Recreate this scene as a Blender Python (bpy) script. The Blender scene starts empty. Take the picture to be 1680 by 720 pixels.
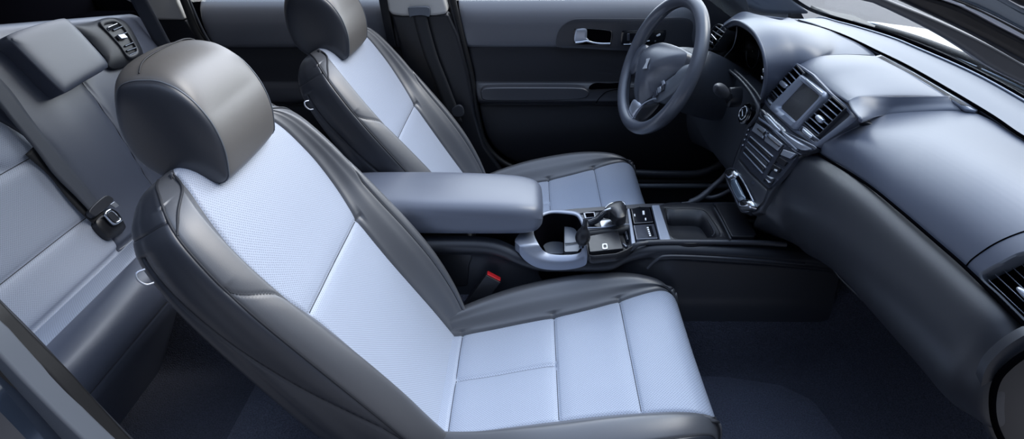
import bpy, bmesh, math, random
import numpy as np
from mathutils import Vector, Matrix
random.seed(3)
SC = bpy.context.scene
COL = SC.collection
A3 = lambda *v: np.array(v, float)

# ------------------------------------------------------------------ camera
CP = A3(.19, -1.32, 1.21); YAW, PIT, ROL, FPX = -.034, .525, -.010, 1000.0
FW = A3(math.sin(YAW)*math.cos(PIT), math.cos(YAW)*math.cos(PIT), -math.sin(PIT))
RT = np.cross(FW, [0, 0, 1]); RT /= np.linalg.norm(RT); UP = np.cross(RT, FW)
R2 = RT*math.cos(ROL)+UP*math.sin(ROL); U2 = UP*math.cos(ROL)-RT*math.sin(ROL)
cam = bpy.data.cameras.new('camera'); co = bpy.data.objects.new('camera', cam); COL.objects.link(co)
cam.sensor_width = 36; cam.lens = FPX/1680*36; cam.clip_start = .02
co.matrix_world = Matrix(((R2[0], U2[0], -FW[0], CP[0]), (R2[1], U2[1], -FW[1], CP[1]), (R2[2], U2[2], -FW[2], CP[2]), (0, 0, 0, 1)))
SC.camera = co

def on(px, py, p0, n):
    """survey helper: where the sight line of a photo point meets a real plane of the car"""
    d = FW*FPX+R2*(px-840)-U2*(py-360); n = np.asarray(n, float)
    return CP+d*(((np.asarray(p0, float)-CP)@n)/(d@n))
def U(px, py, ax, v):
    i = 'xyz'.index(ax); n = [0, 0, 0]; n[i] = 1; p = [0, 0, 0]; p[i] = v
    return on(px, py, p, n)
def UL(ax, v, *pts): return [U(x, y, ax, v) for x, y in pts]

# ------------------------------------------------------------------ materials
M = {}
def mat(name, col, rough=.5, metal=0., bump=None, coat=0., spec=.5, var=0., emit=None, sheen=0., vscale=9):
    m = bpy.data.materials.new(name); m.use_nodes = True; nt = m.node_tree; b = nt.nodes['Principled BSDF']
    b.inputs['Base Color'].default_value = (*col, 1); b.inputs['Roughness'].default_value = rough
    b.inputs['Metallic'].default_value = metal; b.inputs['Specular IOR Level'].default_value = spec
    b.inputs['Coat Weight'].default_value = coat; b.inputs['Coat Roughness'].default_value = .08
    b.inputs['Sheen Weight'].default_value = sheen
    tc = nt.nodes.new('ShaderNodeTexCoord')
    if var:
        n = nt.nodes.new('ShaderNodeTexNoise'); n.inputs['Scale'].default_value = vscale; n.inputs['Detail'].default_value = 4
        nt.links.new(tc.outputs['Object'], n.inputs['Vector'])
        mx = nt.nodes.new('ShaderNodeMix'); mx.data_type = 'RGBA'
        mx.inputs[6].default_value = (*[c*(1-var) for c in col], 1); mx.inputs[7].default_value = (*[min(1, c*(1+var)) for c in col], 1)
        nt.links.new(n.outputs['Fac'], mx.inputs[0]); nt.links.new(mx.outputs[2], b.inputs['Base Color'])
    if bump:
        kind, sc, st, dist = bump
        if kind == 'grain':
            t = nt.nodes.new('ShaderNodeTexVoronoi'); t.inputs['Scale'].default_value = sc; out = t.outputs['Distance']
        elif kind == 'noise':
            t = nt.nodes.new('ShaderNodeTexNoise'); t.inputs['Scale'].default_value = sc; t.inputs['Detail'].default_value = 3; out = t.outputs['Fac']
        if kind in ('grain', 'noise'):
            nt.links.new(tc.outputs['Object'], t.inputs['Vector'])
        bp = nt.nodes.new('ShaderNodeBump'); bp.inputs['Strength'].default_value = st; bp.inputs['Distance'].default_value = dist
        nt.links.new(out, bp.inputs['Height']); nt.links.new(bp.outputs['Normal'], b.inputs['Normal'])
    M[name] = m; return m

def fabric(name, col, rough):
    """perforated pale fabric: rows of tiny dimples"""
    m = mat(name, col, rough); nt = m.node_tree; b = nt.nodes['Principled BSDF']
    uv = nt.nodes.new('ShaderNodeUVMap'); uv.uv_map = 'UVMap'
    mp = nt.nodes.new('ShaderNodeMapping'); mp.inputs['Scale'].default_value = (1/.0042, 1/.0042, 1); mp.inputs['Rotation'].default_value = (0, 0, math.radians(45))
    nt.links.new(uv.outputs['UV'], mp.inputs['Vector'])
    v = nt.nodes.new('ShaderNodeTexVoronoi'); v.voronoi_dimensions = '2D'; v.inputs['Scale'].default_value = 1; v.inputs['Randomness'].default_value = .12
    nt.links.new(mp.outputs['Vector'], v.inputs['Vector'])
    r = nt.nodes.new('ShaderNodeMapRange'); r.inputs['From Min'].default_value = .1; r.inputs['From Max'].default_value = .4
    nt.links.new(v.outputs['Distance'], r.inputs['Value'])
    bp = nt.nodes.new('ShaderNodeBump'); bp.inputs['Strength'].default_value = .35; bp.inputs['Distance'].default_value = .0006
    nt.links.new(r.outputs['Result'], bp.inputs['Height']); nt.links.new(bp.outputs['Normal'], b.inputs['Normal'])
    mx = nt.nodes.new('ShaderNodeMix'); mx.data_type = 'RGBA'
    mx.inputs[6].default_value = (*[c*.62 for c in col], 1); mx.inputs[7].default_value = (*col, 1)
    nt.links.new(r.outputs['Result'], mx.inputs[0]); nt.links.new(mx.outputs[2], b.inputs['Base Color'])
    return m

fabric('fabric', (.39, .435, .53), .42)
mat('leather', (.084, .088, .098), .40, bump=('grain', 900, .10, .0006), spec=1.0)
mat('leather_head_lit', (.125, .118, .112), .40, bump=('grain', 900, .10, .0006), spec=1.0)  # seat leather lightened and warmed, headrest highlight put into the colour
mat('leather_side', (.030, .034, .045), .36, bump=('grain', 900, .10, .0006), spec=.7)
mat('rear_leather', (.075, .088, .125), .36, bump=('grain', 800, .10, .0006), spec=.9)
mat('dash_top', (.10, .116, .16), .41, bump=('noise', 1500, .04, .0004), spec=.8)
mat('knee', (.05, .056, .07), .42, bump=('noise', 1500, .04, .0004))
mat('door_top_lit', (.10, .105, .122), .38, bump=('noise', 1300, .04, .0004), spec=1.0)  # lightened door plastic: brightness of the lit upper panel put into colour
mat('wheel', (.085, .095, .12), .31, bump=('grain', 900, .06, .0005), spec=1.0)
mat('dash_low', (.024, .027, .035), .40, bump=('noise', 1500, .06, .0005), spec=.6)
mat('door', (.028, .030, .038), .36, bump=('noise', 1300, .04, .0004), spec=.9)
mat('door_dark', (.014, .015, .02), .5, bump=('noise', 1300, .06, .0005))
mat('plastic', (.012, .013, .017), .35)
mat('plastic_mid', (.035, .038, .047), .38)
mat('armrest', (.10, .115, .155), .38, bump=('grain', 900, .08, .0006), spec=.9)
mat('piano', (.006, .007, .010), .08, coat=1)
mat('rubber', (.006, .006, .007), .55)
mat('black', (.002, .002, .003), .8, spec=.0)
mat('chrome', (.75, .78, .82), .14, 1)
mat('satin', (.60, .64, .72), .32, .75)
mat('emblem_metal', (.85, .87, .9), .35, .4)
mat('silver_plastic', (.26, .29, .36), .35, .3)
mat('dark_metal', (.08, .09, .11), .25, .8)
mat('gloss_grey', (.10, .11, .14), .15, .6, coat=.5)
mat('carpet', (.050, .056, .082), .95, bump=('noise', 330, 1., .008), var=.95, vscale=330)
mat('carpet_light', (.082, .092, .13), .95, bump=('noise', 330, 1., .008), var=.9, vscale=330)
mat('webbing', (.05, .058, .078), .55, bump=('noise', 700, .3, .0005))
mat('webbing_black', (.018, .019, .022), .6, bump=('noise', 700, .3, .0005))
mat('trim_light', (.62, .60, .56), .55)
mat('red', (.62, .02, .025), .35)
mat('thread', (.02, .022, .028), .6)
mat('thread_light', (.28, .30, .34), .5)
mat('print_white', (.80, .82, .85), .5)
mat('screen', (.045, .045, .048), .25, coat=.3)
mat('paint', (.16, .21, .27), .16, .4, coat=1)
mat('paint_dark', (.02, .028, .045), .15, .3, coat=1)
mat('frame_grey', (.13, .145, .17), .38, .2)
mat('ground', (.20, .188, .185), .9, bump=('noise', 40, .3, .01), var=.08)

# ------------------------------------------------------------------ objects
def thing(name, label, cat, loc, group=None, kind=None):
    o = bpy.data.objects.new(name, None); COL.objects.link(o); o.location = loc; o.empty_display_size = .05
    if label: o['label'] = label
    if cat: o['category'] = cat
    if group: o['group'] = group
    if kind: o['kind'] = kind
    return o
def tag(o, label=None, cat=None, group=None, kind=None):
    if label: o['label'] = label
    if cat: o['category'] = cat
    if group: o['group'] = group
    if kind: o['kind'] = kind
    return o
def rootloc(p):
    v = Vector((0, 0, 0))
    while p is not None: v += p.location; p = p.parent
    return np.array(v)
def mk(name, V, F, m, parent=None, smooth=True, uv=None, bevel=0, seg=2, solid=0, solid_off=-1, recalc=True, sub=0, auto=None):
    V = np.asarray(V, float)
    if parent is not None: off = rootloc(parent)
    else:
        off = A3((V[:, 0].min()+V[:, 0].max())/2, (V[:, 1].min()+V[:, 1].max())/2, V[:, 2].min())
    me = bpy.data.meshes.new(name); me.from_pydata((V-off).tolist(), [], [list(map(int, f)) for f in F]); me.update()
    if recalc:
        bm = bmesh.new(); bm.from_mesh(me); bmesh.ops.remove_doubles(bm, verts=bm.verts, dist=1e-6)
        bmesh.ops.recalc_face_normals(bm, faces=bm.faces); bm.to_mesh(me); bm.free()
    if uv is not None and not recalc:
        l = me.uv_layers.new(name='UVMap'); idx = np.empty(len(me.loops), int); me.loops.foreach_get('vertex_index', idx)
        l.data.foreach_set('uv', np.asarray(uv, float)[idx].ravel())
    me.materials.append(M[m] if isinstance(m, str) else m)
    me.polygons.foreach_set('use_smooth', [smooth]*len(me.polygons))
    o = bpy.data.objects.new(name, me); COL.objects.link(o)
    if parent is not None: o.parent = parent
    else: o.location = off
    if solid:
        s = o.modifiers.new('s', 'SOLIDIFY'); s.thickness = solid; s.offset = solid_off
    if bevel:
        b = o.modifiers.new('b', 'BEVEL'); b.width = bevel; b.segments = seg; b.limit_method = 'ANGLE'; b.angle_limit = math.radians(35)
        if smooth: me.set_sharp_from_angle(angle=math.radians(50))
        b.harden_normals = True
    elif auto: me.set_sharp_from_angle(angle=math.radians(auto))
    if sub:
        s = o.modifiers.new('u', 'SUBSURF'); s.levels = sub; s.render_levels = sub
    return o

def inpoly(P, poly):
    x, y = P[..., 0], P[..., 1]; r = np.zeros(x.shape, bool); n = len(poly)
    for i in range(n):
        (x1, y1), (x2, y2) = poly[i], poly[(i+1) % n]; c = ((y1 > y) != (y2 > y)) & (x < (x2-x1)*(y-y1)/(y2-y1+1e-12)+x1); r ^= c
    return r
def pix(G):
    d = G-CP; z = d@FW; return np.stack([840+FPX*(d@R2)/z, 360-FPX*(d@U2)/z], -1)
def cr(P, n, closed=False):
    """Catmull-Rom through P along axis 0, n steps a span"""
    P = np.asarray(P, float); k = len(P)
    if closed: E = np.concatenate([P[-1:], P, P[:2]]); spans = k
    else: E = np.concatenate([[2*P[0]-P[1]], P, [2*P[-1]-P[-2]]]); spans = k-1
    out = []
    for i in range(spans):
        a, b, c, d = E[i:i+4]
        for s in range(n):
            t = s/n
            out.append(.5*((2*b)+(c-a)*t+(2*a-5*b+4*c-d)*t*t+(-a+3*b-3*c+d)*t**3))
    if not closed: out.append(P[-1])
    return np.array(out)
def rs(P, n, closed=False, smooth=True):
    """resample a path to n points by arc length"""
    Q = cr(P, 12, closed) if smooth else np.asarray(P, float)
    if closed: Q = np.concatenate([Q, Q[:1]])
    L = np.concatenate([[0], np.cumsum(np.linalg.norm(np.diff(Q, axis=0), axis=1))])
    t = np.linspace(0, L[-1], n+1)[:-1] if closed else np.linspace(0, L[-1], n)
    return np.stack([np.interp(t, L, Q[:, i]) for i in range(Q.shape[1])], 1)
def normals(G):
    du = np.gradient(G, axis=0); dv = np.gradient(G, axis=1)
    n = np.cross(du, dv); return n/(np.linalg.norm(n, axis=2, keepdims=True)+1e-12), np.linalg.norm(du, axis=2), np.linalg.norm(dv, axis=2)
def dens(P, nu, nv):
    G = cr(P, nu); return np.swapaxes(cr(np.swapaxes(G, 0, 1), nv), 0, 1)
def groove(G, fields, sign=1):
    """sew seams: each field is (f, mask, depth, width, puff); seam where f = 0"""
    N, Lu, Lv = normals(G); D = np.zeros(G.shape[:2])
    for f, mk_, dep, w, puff in fields:
        fu = np.gradient(f, axis=0)/(Lu+1e-9); fv = np.gradient(f, axis=1)/(Lv+1e-9)
        d = np.abs(f)/(np.hypot(fu, fv)+1e-6)
        D -= mk_*(dep*np.exp(-(d/w)**2)+puff*np.exp(-(d/.016)**2))
    return G+N*D[..., None]*sign
def seamline(G, f, mask):
    """points where a seam field crosses zero on the sewn surface"""
    best = []
    for A_, ax in ((f, 1), (f.T, 0)):
        M_ = mask if ax == 1 else mask.T; GG = G if ax == 1 else np.swapaxes(G, 0, 1); pts = []
        for i in range(A_.shape[0]):
            s = np.where((A_[i, :-1] <= 0) & (A_[i, 1:] > 0) | (A_[i, :-1] > 0) & (A_[i, 1:] <= 0))[0]
            if len(s):
                j = s[0]
                if M_[i, j] > .5 and M_[i, j+1] > .5:
                    t = A_[i, j]/(A_[i, j]-A_[i, j+1]); pts.append(GG[i, j]*(1-t)+GG[i, j+1]*t)
        if len(pts) > len(best): best = pts
    return np.array(best)
def seams(name, G, flds, m, parent, r=.0009, n=None):
    V = []; F = []
    for f in flds:
        P = seamline(G, f[0], f[1])
        if len(P) < 4: continue
        P = P[::3]; d = np.linalg.norm(np.diff(P, axis=0), axis=1); cutp = np.where(d > .03)[0]
        if len(cutp): P = P[:cutp[0]+1] if cutp[0] > len(P)/2 else P[cutp[0]+1:]
        if len(P) < 4: continue
        v, q = tubegeo(P, r, 5); o = len(V); V += list(v); F += [tuple(i+o for i in x) for x in q]
    if V: mk(name, V, F, m, parent)
def gridmesh(name, G, m, parent, uv=False, flip=False, **kw):
    R, C = G.shape[:2]; V = G.reshape(-1, 3)
    i = (np.arange(R-1)[:, None]*C+np.arange(C-1)[None]).ravel()
    F = np.stack([i, i+1, i+C+1, i+C], 1)
    if flip: F = F[:, ::-1]
    uvs = None
    if uv:
        du = np.concatenate([np.zeros((1, C)), np.cumsum(np.linalg.norm(np.diff(G, axis=0), axis=2), 0)]).mean(1)
        dv = np.concatenate([np.zeros((R, 1)), np.cumsum(np.linalg.norm(np.diff(G, axis=1), axis=2), 1)], 1).mean(0)
        uvs = np.stack(np.meshgrid(du, dv, indexing='ij'), -1).reshape(-1, 2)
    return mk(name, V, F, m, parent, uv=uvs, recalc=False, **kw)
def joingrids(name, Gs, m, parent, uv=False, **kw):
    V = []; F = []; UV = []; o = 0
    for G, flip in Gs:
        R, C = G.shape[:2]; V.append(G.reshape(-1, 3)); i = (np.arange(R-1)[:, None]*C+np.arange(C-1)[None]).ravel()+o
        f = np.stack([i, i+1, i+C+1, i+C], 1); F.append(f[:, ::-1] if flip else f); o += R*C
    return mk(name, np.concatenate(V), np.concatenate(F), m, parent, recalc=False, **kw)
def tubegeo(P, r, res=8, closed=False, flat=None):
    P = np.asarray(P, float); n = len(P)
    T = np.roll(P, -1, 0)-np.roll(P, 1, 0)
    if not closed: T[0] = P[1]-P[0]; T[-1] = P[-1]-P[-2]
    T /= np.linalg.norm(T, axis=1, keepdims=True)+1e-12
    a = np.cross(T[0], [0, 0, 1]);
    if np.linalg.norm(a) < .1: a = np.cross(T[0], [1, 0, 0])
    r = np.broadcast_to(np.asarray(r, float), (n,)); V = []
    for i in range(n):
        a = a-T[i]*(a@T[i]); a /= np.linalg.norm(a); b = np.cross(T[i], a)
        for k in range(res):
            w = 2*math.pi*k/res; V.append(P[i]+r[i]*(math.cos(w)*a+math.sin(w)*b))
    F = []
    for i in range(n if closed else n-1):
        j = (i+1) % n
        for k in range(res):
            F.append((i*res+k, i*res+(k+1) % res, j*res+(k+1) % res, j*res+k))
    if not closed: F += [tuple(range(res))[::-1], tuple((n-1)*res+k for k in range(res))]
    return V, F
def pick(G, pts, lift=0):
    """nearest points of a built surface along given sight lines"""
    V = G.reshape(-1, 3); d = V-CP; z = d@FW; P = np.stack([840+FPX*(d@R2)/z, 360-FPX*(d@U2)/z], 1)
    return [V[np.argmin(((P-A3(*p))**2).sum(1))] for p in pts]
def tube(name, P, r, m, parent=None, n=None, closed=False, res=8, smooth=True, **kw):
    if n: P = rs(P, n, closed, smooth)
    V, F = tubegeo(P, r, res, closed)
    return mk(name, V, F, m, parent, auto=60, **kw)
def tubes(name, L, r, m, parent=None, n=24, res=6, **kw):
    V = []; F = []
    for P in L:
        v, f = tubegeo(rs(P, n), r, res); o = len(V); V += list(v); F += [tuple(i+o for i in q) for q in f]
    return mk(name, V, F, m, parent, **kw)
def box(name, c, s, m, parent=None, bevel=.004, rot=None, seg=2):
    c = np.asarray(c, float); s = np.asarray(s, float)/2
    V = np.array([(x, y, z) for x in (-1, 1) for y in (-1, 1) for z in (-1, 1)], float)*s
    if rot is not None: V = V@np.array(Matrix.Rotation(rot[1], 3, rot[0])).T
    F = [(0, 1, 3, 2), (4, 6, 7, 5), (0, 4, 5, 1), (2, 3, 7, 6), (0, 2, 6, 4), (1, 5, 7, 3)]
    return mk(name, V+c, F, m, parent, smooth=True, bevel=bevel, seg=seg)
def prism(name, out, vec, m, parent=None, bevel=.002, rounded=0, seg=2, inset=None):
    """outline (3D, in order) extruded along vec"""
    P = np.asarray(out, float)
    if rounded: P = rs(P, rounded, True)
    n = len(P); vec = np.asarray(vec, float); V = np.concatenate([P, P+vec])
    F = [tuple(range(n)), tuple(range(2*n-1, n-1, -1))]+[(i, (i+1) % n, (i+1) % n+n, i+n) for i in range(n)]
    return mk(name, V, F, m, parent, bevel=bevel, seg=seg)
def pad(name, out, nrm, h, thick, m, parent=None, n=64, p=4, rings=10, rounded=True, curve=None, hole=None, **kw):
    """cushioned plate: outline, domed by h along nrm, skirt thick behind. curve(q)->offset along nrm"""
    nrm = np.asarray(nrm, float); nrm = nrm/np.linalg.norm(nrm)
    P = rs(out, n, True, rounded); c = P.mean(0); V = []; F = []
    prof = [1-(i/rings)**1.35 for i in range(rings)]
    V += list(P-nrm*thick); 
    for r in prof:
        q = c+(P-c)*r; V += list(q+nrm*(h*(1-r**p)))
    V.append(c+nrm*h); V.append(c-nrm*thick)
    for i in range(rings):
        for k in range(n): F.append((i*n+k, i*n+(k+1) % n, (i+1)*n+(k+1) % n, (i+1)*n+k))
    for k in range(n): F.append((rings*n+k, rings*n+(k+1) % n, len(V)-2)); F.append(((k+1) % n, k, len(V)-1))
    return mk(name, V, F, m, parent, auto=50, **kw)
def ringplate(name, outer, inner, nrm, up, thick, m, parent=None, n=72, bevel=.0015, smooth=True, **kw):
    """flat ring between two outlines, raised by up and thick deep"""
    nrm = np.asarray(nrm, float); nrm /= np.linalg.norm(nrm)
    A = rs(outer, n, True, smooth); B = rs(inner, n, True, smooth)
    k = np.argmin(np.linalg.norm(B-A[0], axis=1)); B = np.roll(B, -k, 0)
    V = np.concatenate([A-nrm*thick, A+nrm*up*.4, A+(B-A)*.2+nrm*up, A+(B-A)*.8+nrm*up, B+nrm*up*.4, B-nrm*thick]); F = []
    for i in range(6):
        j = (i+1) % 6
        for q in range(n): F.append((i*n+q, i*n+(q+1) % n, j*n+(q+1) % n, j*n+q))
    return mk(name, V, F, m, parent, auto=60, **kw)
def tray(name, out, down, m, parent=None, n=64, taper=.92, smooth=True, **kw):
    """open recess: walls and floor below an outline"""
    P = rs(out, n, True, smooth); c = P.mean(0); down = np.asarray(down, float)
    Q = c+(P-c)*taper+down; R_ = c+(P-c)*(taper-.08)+down*1.03
    V = np.concatenate([P, Q, R_, [c+down*1.03]]); F = []
    for i in range(2):
        for k in range(n): F.append((i*n+k, i*n+(k+1) % n, (i+1)*n+(k+1) % n, (i+1)*n+k))
    for k in range(n): F.append((2*n+k, 2*n+(k+1) % n, 3*n))
    return mk(name, V, F, m, parent, auto=50, solid=.002, **kw)
def coons(bot, top, left, right, nu, nv, bulge=0, d=None, pu=.5, pv=.5):
    """surface inside four edge curves (left/right run bottom->top), bulged along d"""
    B = rs(bot, nv); T = rs(top, nv); L = rs(left, nu); R_ = rs(right, nu)
    u = np.linspace(0, 1, nu)[:, None, None]; v = np.linspace(0, 1, nv)[None, :, None]
    G = (1-u)*B[None]+u*T[None]+(1-v)*L[:, None]+v*R_[:, None]
    G -= (1-u)*(1-v)*B[0]+(1-u)*v*B[-1]+u*(1-v)*T[0]+u*v*T[-1]
    if bulge: G = G+bulge*(np.sin(np.pi*u)**pu)*(np.sin(np.pi*v)**pv)*np.asarray(d, float)
    return G
def sstep(x): x = np.clip(x, 0, 1); return x*x*(3-2*x)

# ================================================================== FRONT SEATS
SA = A3(0, 0, .25); SAX = A3(-.31, 0, .53); SAX /= np.linalg.norm(SAX); SN = A3(SAX[2], 0, -SAX[0])
PY = -.36
def sb(h, y, d): return SA+A3(0, PY, 0)+SAX*h+SN*d+A3(0, y, 0)
def make_seat(label):
    root = thing('car_seat', label, 'car seat', (.15, PY, .08), 'front bucket seats')
    # ---- backrest: rows (height) of half cross-sections
    rows = [  # h, insert half, insert d, crest depth, outer half, roll k
        (-.05, .150, .012, .045, .215, 1), (0, .152, .010, .055, .225, 1), (.08, .158, .006, .066, .248, 1), (.17, .156, .004, .070, .262, 1),
        (.26, .152, .004, .064, .270, 1), (.35, .158, .002, .052, .274, 1), (.43, .180, .000, .040, .276, 1), (.50, .186, .000, .030, .274, 1),
        (.56, .178, .000, .022, .266, 1), (.60, .168, .000, .016, .254, .98), (.630, .155, .000, .010, .232, .90), (.650, .143, .0, .006, .205, .72),
        (.662, .130, .0, .004, .180, .45), (.666, .11, .0, .0, .15, .12)]
    P = []; HV = []
    for h, wi, di, cd, wo, k in rows:
        yc = wo-.048; q = [(0, di-.002), (wi*.55, di-.001), (wi, di+.002), ((wi+yc)/2+.004, di+(cd-di)*.62), (yc, cd), (wo-.007, cd*.62-.010), (wo, -.022), (wo-.001, -.058), (wo-.022, -.092), (wo*.45, -.105), (0, -.108)]
        P.append([sb(h-.0*k, y, -.05+(d+.05)*k) for y, d in q])
    P = np.array(P); NU, NV = 20, 16
    G = dens(P, NU, NV)
    hv = cr(np.array([[r[0]] for r in rows]), NU)[:, 0][:, None]*np.ones((1, G.shape[1]))
    vv = np.arange(G.shape[1])[None]/NV*np.ones((G.shape[0], 1))
    ins = 1.0*(vv <= 2.3); bolst = 1.0*(vv > 2.6)*(vv < 5.02)
    vs = 3.45+1.55*sstep((hv-.40)/.11)
    fld = [(vv-2, 1.0*(hv < .66), .0055, .0026, .002), (hv-.357, ins, .0050, .0024, .0025), (vv-vs, bolst*(hv < .505), .0026, .0020, .0015),
           (vv-5, 1.0*(hv < .64), .002, .003, .002), (hv-.622, 1.0*(vv > 5), .002, .002, .001),
           (vv-(7.3-2.2*sstep((.58-hv)/.5)), 1.0*(hv < .60)*(vv > 5.05), .003, .0024, .002)]
    G = groove(G, fld, sign=-1)
    Gm = G.copy(); Gm[..., 1] = 2*PY-Gm[..., 1]
    for g in (G, Gm): seams('seam_thread', g, [fld[0], (hv-.357, 1.0*(vv <= 2.0)), fld[2], fld[4], fld[5]], 'thread', root)
    a, b, c = 2*NV, 5*NV, 8*NV
    full = np.concatenate([Gm[:, 1:a+1][:, ::-1], G[:, :a+1]], 1)
    gridmesh('backrest_insert', full, 'fabric', root, uv=True)
    for g, f in ((G, False), (Gm, True)):
        gridmesh('backrest_bolster', g[:, a:b+1], 'leather', root, flip=f)
        gridmesh('backrest_side_panel', g[:, b:c+1], 'leather_side', root, flip=f)
        path = g[::6, b]-0*SN
        tube('piping', path[path[:, 2] < 99], .0021, 'thread_light' if 0 else 'thread', root)
    # shoulder seam running over the top towards the headrest posts
        s = [g[int(np.argmin(abs(hv[:, 0]-h_))), int(v_*NV)] for h_, v_ in ((.600, 5.0), (.622, 4.6), (.640, 4.0), (.652, 3.2), (.660, 2.6))]
        tube('shoulder_piping', np.array(s)+SN*.001, .0022, 'thread', root, n=26)
    bk = np.concatenate([G[:, c:], Gm[:, c:-1][:, ::-1]], 1)
    gridmesh('seat_back_cover', bk, 'leather_side', root)
    top = np.concatenate([G[-1], Gm[-1, 1:-1][::-1]]); ctr = top.mean(0)
    mk('top_cap', np.concatenate([top, [ctr]]), [(i, (i+1) % len(top), len(top)) for i in range(len(top))], 'leather_side', root)

    # ---- headrest: side outline traced on the near side plane, lofted across
    yn = PY-.105
    out = UL('y', yn, (210, 136), (232, 134), (258, 136), (288, 149), (317, 172), (345, 206), (364, 244), (371, 275), (371, 296), (352, 304), (300, 301), (262, 290), (226, 266), (204, 235), (191, 202), (187, 168), (192, 145))
    out = rs(out, 72, True); oc = out.mean(0); Hs = []
    def prof(y, s):
        q = oc+(out-oc)*s; k = max(0., 1-(abs(y-PY)/.098)**5)**.8; dv_ = (out-oc)/np.linalg.norm(out-oc, axis=1, keepdims=True)
        q = q+dv_*(.021*k*np.clip(dv_@A3(-.45, 0, .89), 0, 1)**1.2)[:, None]; q[:, 1] = y; return q
    cap = [(.02, -.116), (.3, -.1155), (.55, -.114), (.75, -.1115), (.88, -.1085), (.95, -.1055), (.985, -.102), (1, -.0985)]
    mid = [(1.016, -.092), (1.032, -.075), (1.042, -.035), (1.045, 0), (1.042, .035), (1.032, .075), (1.016, .092)]
    def loft(L):
        V = np.concatenate([prof(PY+y, s) for s, y in L]); n = 72
        F = [(i*n+k, i*n+(k+1) % n, (i+1)*n+(k+1) % n, (i+1)*n+k) for i in range(len(L)-1) for k in range(n)]
        return V, F
    end = [(1, -.0985)]; mir = [(s, -y) for s, y in cap][::-1]
    V, F = loft([(.985, -.098), (1.0, -.0975)]+mid+[(1.0, .0975), (.985, .098)])
    hr = mk('headrest', V, F, 'leather_head_lit', root, sub=1)
    V, F = loft(cap); F.append(tuple(range(71, -1, -1))); mk('headrest_side_panel', V, F, 'leather_side', hr, sub=1)
    V, F = loft(mir); F.append(tuple(range(len(V)-72, len(V)))); mk('headrest_side_panel', V, F, 'leather_side', hr, sub=1)
    for s in (-1, 1):
        q = prof(PY+s*.0985, 1.002); tube('piping', q, .0013, 'frame_grey', hr, closed=True, res=6)
    # seam over the crown
    q = oc+(out-oc)*1.047
    k0 = 2; seam = [prof(PY+t, float(np.interp(abs(t), [0, .035, .075, .092], [1.045, 1.042, 1.032, 1.016])))[k0]+A3(0, 0, .0004) for t in np.linspace(-.092, .092, 21)]
    tube('crown_seam', seam, .0012, 'thread', hr, res=6)
    hc = oc.copy()
    for s in (-.055, .055):
        tube('headrest_post', [sb(.60, s, -.055), sb(.72, s, -.050)], .006, 'chrome', root, n=4, res=12)

    # ---- cushion
    path = [(-.07, .240), (-.02, .247), (.02, .253), (.10, .267), (.18, .284), (.26, .300), (.34, .317), (.41, .332), (.465, .342), (.505, .341), (.532, .322), (.545, .285), (.543, .225), (.528, .16)]
    iw = [.150, .148, .146, .150, .152, .154, .160, .170, .180, .188, .192, .194, .194, .192]
    ce = [.030, .036, .042, .050, .053, .052, .047, .036, .022, .009, .001, -.002, -.003, -.003]
    wo = [.20, .215, .228, .250, .262, .268, .268, .264, .256, .247, .240, .236, .234, .230]
    cy = [0, 0, 0, .002, .006, .010, .014, .018, .022, .026, .028, .03, .03, .03]
    Pp = np.array([(x, 0, z) for x, z in path]); T = np.gradient(Pp, axis=0); T /= np.linalg.norm(T, axis=1, keepdims=True)
    Nn = np.stack([-T[:, 2], 0*T[:, 0], T[:, 0]], 1); P = []; P2 = []
    for i in range(len(path)):
        wi, c_, w = iw[i], ce[i], wo[i]; yc = w-.05; t_ = float(np.clip((i-6.5)/3.5, 0, 1))
        q = [(0, 0.), (wi*.55, 0.001), (wi, .002), ((wi+yc)/2+.003, c_*.62+.001), (yc+.018*t_, c_-.004*t_), (w-.010-.004*t_, c_-.018+.002*t_), (w-.004*t_, c_-.05+.006*t_), (w-.002-.006*t_, -.09), (w-.012-.006*t_, -.14)]
        nrm = Nn[i]; t_ = float(np.clip((i-6.5)/3.5, 0, 1)); dn = A3(0, 0, 1)*(1-t_)+nrm*t_; dn = dn/np.linalg.norm(dn); wt = 1-.5*t_
        for L, sg in ((P, 1), (P2, -1)):
            L.append([A3(path[i][0], PY+cy[i]+sg*y, path[i][1])+nrm*max(e, 0)+dn*min(e, 0)*wt for y, e in q])
    res = []
    for PP, sg in ((P, 1), (P2, -1)):
        PP = np.array(PP); G = dens(PP, 18, 16)
        xs = cr(np.array([[p[0]] for p in path]), 18)[:, 0][:, None]*np.ones((1, G.shape[1]))
        ri = np.arange(G.shape[0])[:, None]/18*np.ones((1, G.shape[1])); vv = np.arange(G.shape[1])[None]/16*np.ones((G.shape[0], 1))
        ins = 1.0*(vv <= 2.2); up_ = 1.0*(ri < 9)
        fld = [(vv-2, 1.0*(ri < 12), .006, .0026, .002), (xs-.032, ins*up_, .005, .0024, .0025), (xs-.247, ins*up_, .005, .0024, .0025), (xs-.400, ins*up_, .005, .0024, .0025),
               (vv*.1+1e-9, 1.0*(xs > .032)*(xs < .247)*up_, .005, .0024, .0025), (vv-5, 1.0, .002, .002, .001)]
        G = groove(G, fld, sign=sg)
        m2_ = 1.0*(vv <= 2.0)*up_; seams('seam_thread', G, [fld[0], (xs-.032, m2_), (xs-.247, m2_), (xs-.400, m2_)], 'thread', root)
        if sg == 1: mid = G[(xs[:, 0] > .034) & (xs[:, 0] < .245)][:, 0]; tube('seam_thread', mid, .0009, 'thread', root, res=5)
        res.append(G)
    G, Gm = res; a, b = 32, 80
    gridmesh('cushion_insert', np.concatenate([Gm[:, 1:a+1][:, ::-1], G[:, :a+1]], 1), 'fabric', root, uv=True)
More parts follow.
